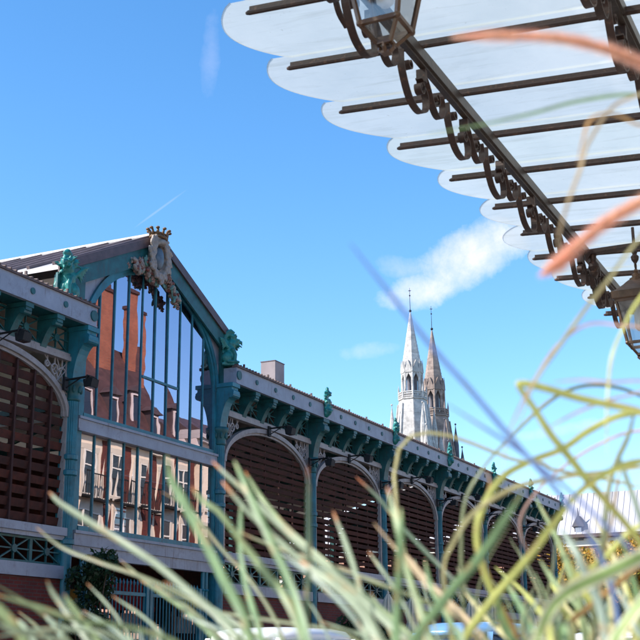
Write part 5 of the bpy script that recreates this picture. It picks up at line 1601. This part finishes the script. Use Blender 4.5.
C_ = [
 ([(660, 418), (632, 409), (583, 399), (545, 388), (524, 383), (518, 386), (533, 408), (550, 434), (570, 458), (587, 480), (606, 502), (640, 545), (660, 600)], 9, 'y', .70, .72, dict(tipf=0, taper=.02)),
 ([(655, 466), (607, 472), (560, 478), (514, 488), (473, 514), (452, 545), (444, 567), (446, 600), (455, 655)], 6, 'Y', .78, .74, dict(tipf=0, taper=.05)),
 ([(655, 402), (620, 388), (583, 386), (551, 400), (514, 433), (484, 466), (465, 500), (461, 545), (463, 600), (468, 658)], 5, 'o', .90, .85, dict(tipf=0, taper=.05)),
 ([(655, 410), (618, 416), (587, 432), (563, 449), (530, 462), (500, 480), (478, 520), (480, 560), (500, 610), (520, 660)], 8, 'y', .80, .78, dict(tipf=0, taper=.05)),
 ([(655, 458), (618, 468), (583, 490), (555, 522), (530, 556), (495, 596), (470, 630), (455, 662)], 9, 'y', .72, .68, dict(tipf=0, taper=.08)),
 ([(660, 546), (640, 557), (592, 580), (570, 592), (553, 608), (540, 636), (535, 664)], 20, 'c', .60, .56, dict(stripes=True, tipf=0, taper=.02)),
 ([(665, 570), (640, 602), (618, 632), (604, 664)], 20, 'c', .56, .54, dict(stripes=True, tipf=0, taper=.02)),
 ([(655, 550), (627, 576), (600, 598), (587, 609), (565, 628), (545, 658)], 8, 'T', .76, .72, dict(tipf=0, taper=.05)),
 ([(636, 406), (628, 436), (616, 462), (608, 491), (604, 538), (597, 590), (592, 660)], 8, 'o', .78, .70, dict(tipf=0)),
 ([(620, 470), (617, 488), (612, 522), (605, 548), (600, 600), (600, 660)], 5, 't', .90, .8, dict(tipf=0)),
 ([(503, 576), (511, 592), (522, 611), (537, 640), (545, 662)], 8, 'G', .78, .70, dict(tipf=0)),
 ([(560, 528), (572, 545), (587, 571), (602, 610), (610, 662)], 10, 'k', .74, .66, dict(tipf=0)),
 ([(600, 560), (612, 579), (627, 607), (645, 650)], 7, 'k', .80, .74, dict(tipf=0)),
 ([(618, 452), (627, 480), (637, 508), (652, 560), (660, 620)], 8, 'k', .76, .72, dict(tipf=0)),
 ([(486, 470), (490, 486), (480, 518), (477, 542), (486, 572), (500, 604), (512, 624), (525, 660)], 7, 'T', .82, .78, dict(tipf=0)),
 ([(568, 620), (560, 600), (574, 580), (600, 562), (655, 520)], 7, 'y', .82, .80, dict(tipf=0)),
 ([(540, 560), (556, 585), (580, 612), (600, 660)], 7, 'g', .86, .8, dict(tipf=0)),
 ([(575, 556), (590, 582), (602, 612), (608, 660)], 12, 'k', .70, .64, dict(tipf=0)),
 ([(350, 243), (387, 290), (430, 345), (470, 390), (500, 425), (522, 450), (560, 494), (592, 540), (612, 590), (622, 655)], 7.5, 'v', .54, .60, dict(tipf=0)),
 ([(445, 403), (480, 425), (514, 447), (560, 482), (600, 520), (640, 560), (660, 600)], 5, 'v', .58, .62, dict(tipf=0)),
 ([(655, 490), (600, 478), (555, 470), (525, 462)], 4, 'Y', .9, .9, dict(tipf=0)),
]
r9 = random.Random(77)
for k in range(22):      # the thicket of arching blades fanning up from the lower right
    xb_ = r9.uniform(520, 665); lean = r9.uniform(-75, 25); yt = r9.uniform(490, 600) if xb_ > 560 else r9.uniform(560, 610)
    bow = r9.uniform(-12, 14); hh = 655 - yt
    ck = r9.choice('yYokGkyogYT')
    C_.append(([(xb_ + lean, yt), (xb_ + lean * .72 + bow, yt + hh * .3), (xb_ + lean * .35 + bow, yt + hh * .65), (xb_, 655)], r9.uniform(5, 11), ck, r9.uniform(.72, 1.1), r9.uniform(.68, .85), dict(tipf=0, taper=.5)))
for k in range(26):      # finer blades between the broad ones
    xb_ = r9.uniform(440, 660); lean = r9.uniform(-60, 50); yt = r9.uniform(520, 612); bow = r9.uniform(-16, 16); hh = 655 - yt
    C_.append(([(xb_ + lean, yt), (xb_ + lean * .7 + bow, yt + hh * .3), (xb_ + lean * .33 + bow, yt + hh * .65), (xb_, 655)], r9.uniform(2.5, 4.5), r9.choice('yokgoybo'), r9.uniform(.8, 1.2), r9.uniform(.7, .9), dict(tipf=0, taper=.8)))
for a in C_: blade('C', a[0], a[1] * (1.3 if a[1] < 12 and a[2] in 'yYG' else 1.12), a[2], a[3], a[4], **a[5])
D_ = [
 ([(518, 425), (535, 382), (560, 345), (585, 310), (612, 275), (640, 238), (680, 200), (720, 260), (760, 420), (740, 600)], 6, 'Y', .62, .85, dict(tipf=0)),
 ([(607, 455), (607, 407), (611, 359), (622, 330), (640, 298), (675, 262), (720, 330), (740, 520), (730, 640)], 5, 'y', .70, .88, dict(tipf=0)),
 ([(500, 478), (512, 425), (536, 378), (558, 345), (586, 325), (615, 325), (655, 336), (710, 400), (735, 600)], 4, 'p', .62, .85, dict(tipf=0)),
 ([(553, 382), (580, 380), (610, 382), (655, 384), (710, 420), (730, 620)], 3.5, 'p', .66, .88, dict(tipf=0)),
 ([(548, 428), (566, 418), (592, 406), (625, 396), (670, 392), (720, 450), (735, 640)], 3.5, 'p', .70, .88, dict(tipf=0)),
 ([(428, 134), (480, 125), (530, 114), (580, 101), (640, 95), (700, 110), (760, 220), (780, 460), (750, 640)], 5.5, 'G', .66, .88, dict(tipf=0, taper=.4)),
 ([(578, 165), (583, 140), (590, 120), (608, 113), (632, 122), (665, 150), (720, 300), (735, 600)], 4.5, 'T', .60, .85, dict(tipf=0)),
 ([(562, 258), (559, 237), (569, 200), (580, 170), (590, 140), (625, 100), (690, 110), (750, 300), (750, 620)], 4.5, 't', .60, .85, dict(tipf=0)),
 ([(530, 560), (520, 520), (548, 480), (600, 444), (655, 430)], 4, 'p', .9, .9, dict(tipf=0)),
]
for a in D_: blade('D', a[0], a[1], a[2], a[3], a[4], **a[5])
# flower spikes
PINKM = leaf_mat('pink_bristles', (.86, .42, .38), (.96, .80, .60), trans=.4, scale=25)
SEEDM = paint('seed_core', (.88, .62, .28), .7, dirt=(.75, .30, .25), dirt_amt=.8, var=.3, scale=45, bump=0)
SEEDM2 = paint('pink_seed_husks', (.80, .48, .30), .7, island=.4, var=.3, scale=60, bump=0)
def seed_head(pts, w, d0, d1, seed, n=5200):
    par, base = CLUMPS['D']; r = random.Random(seed)
    L = len(pts)
    P = [at(p[0], p[1], d0 + (d1 - d0) * i / (L - 1)) for i, p in enumerate(pts)]
    S = catmull(P, 12); m_ = len(S) - 1; rad = w / 2 * (d0 + d1) / 2 / F
    loc = Vector(par.location)
    core = MB(); core.tube([p - loc for p in S], [rad * .30 * min(1, .15 + i / m_ * 4) * (1 + .14 * math.sin(i * 1.7)) for i in range(m_ + 1)], 10)
    sp = core.build('flower_spike', SEEDM, None, True); sp.parent = par
    mb = MB(); gr = MB()
    for _ in range(n):
        t = r.random() * (m_ - .01); i = int(t); p = S[i].lerp(S[i + 1], t - i); tg = (S[i] - S[i + 1]).normalized()
        a = tg.cross(Vector((r.gauss(0, 1), r.gauss(0, 1), r.gauss(0, 1)))).normalized(); f = min(1, .2 + t / m_ * 4)
        q0 = p + a * rad * .25 * f; q1 = p + a * rad * r.uniform(.7, 1.7) * f + tg * rad * r.uniform(.7, 2.2)
        b = tg.cross(a) * rad * .035
        mb.add([q0 - b - loc, q0 + b - loc, q1 - loc], [(0, 1, 2)])
        if r.random() < .16:
            M_ = tg.to_track_quat('Z', 'Y').to_matrix()
            gr.ball((p + a * rad * .42 * f) - loc, (rad * .14, rad * .14, rad * .34), 5, 4, M_)
    o = mb.build('bristles', PINKM); o.parent = sp
    o = gr.build('seeds', SEEDM2, None, True); o.parent = sp
    # stem to the root
    endp = S[-1]; out = endp + (S[-1] - S[-2]).normalized() * .10
    root = Vector((base.x, base.y, SOILZ - .02)); mid = out.lerp(root, .5) + Vector((.05, -.05, .12))
    st = MB(); st.tube([p - loc for p in catmull([S[-2], endp, out, mid, root], 8)], rad * .25, 6)
    o = st.build('flower_stem', SEEDM, None, True); o.parent = par
seed_head([(461, 37), (500, 36), (555, 38), (592, 45), (625, 56), (660, 72)], 14, .56, .60, 1)
seed_head([(546, 272), (560, 262), (576, 247), (604, 224), (632, 207), (665, 190)], 15, .56, .60, 2)
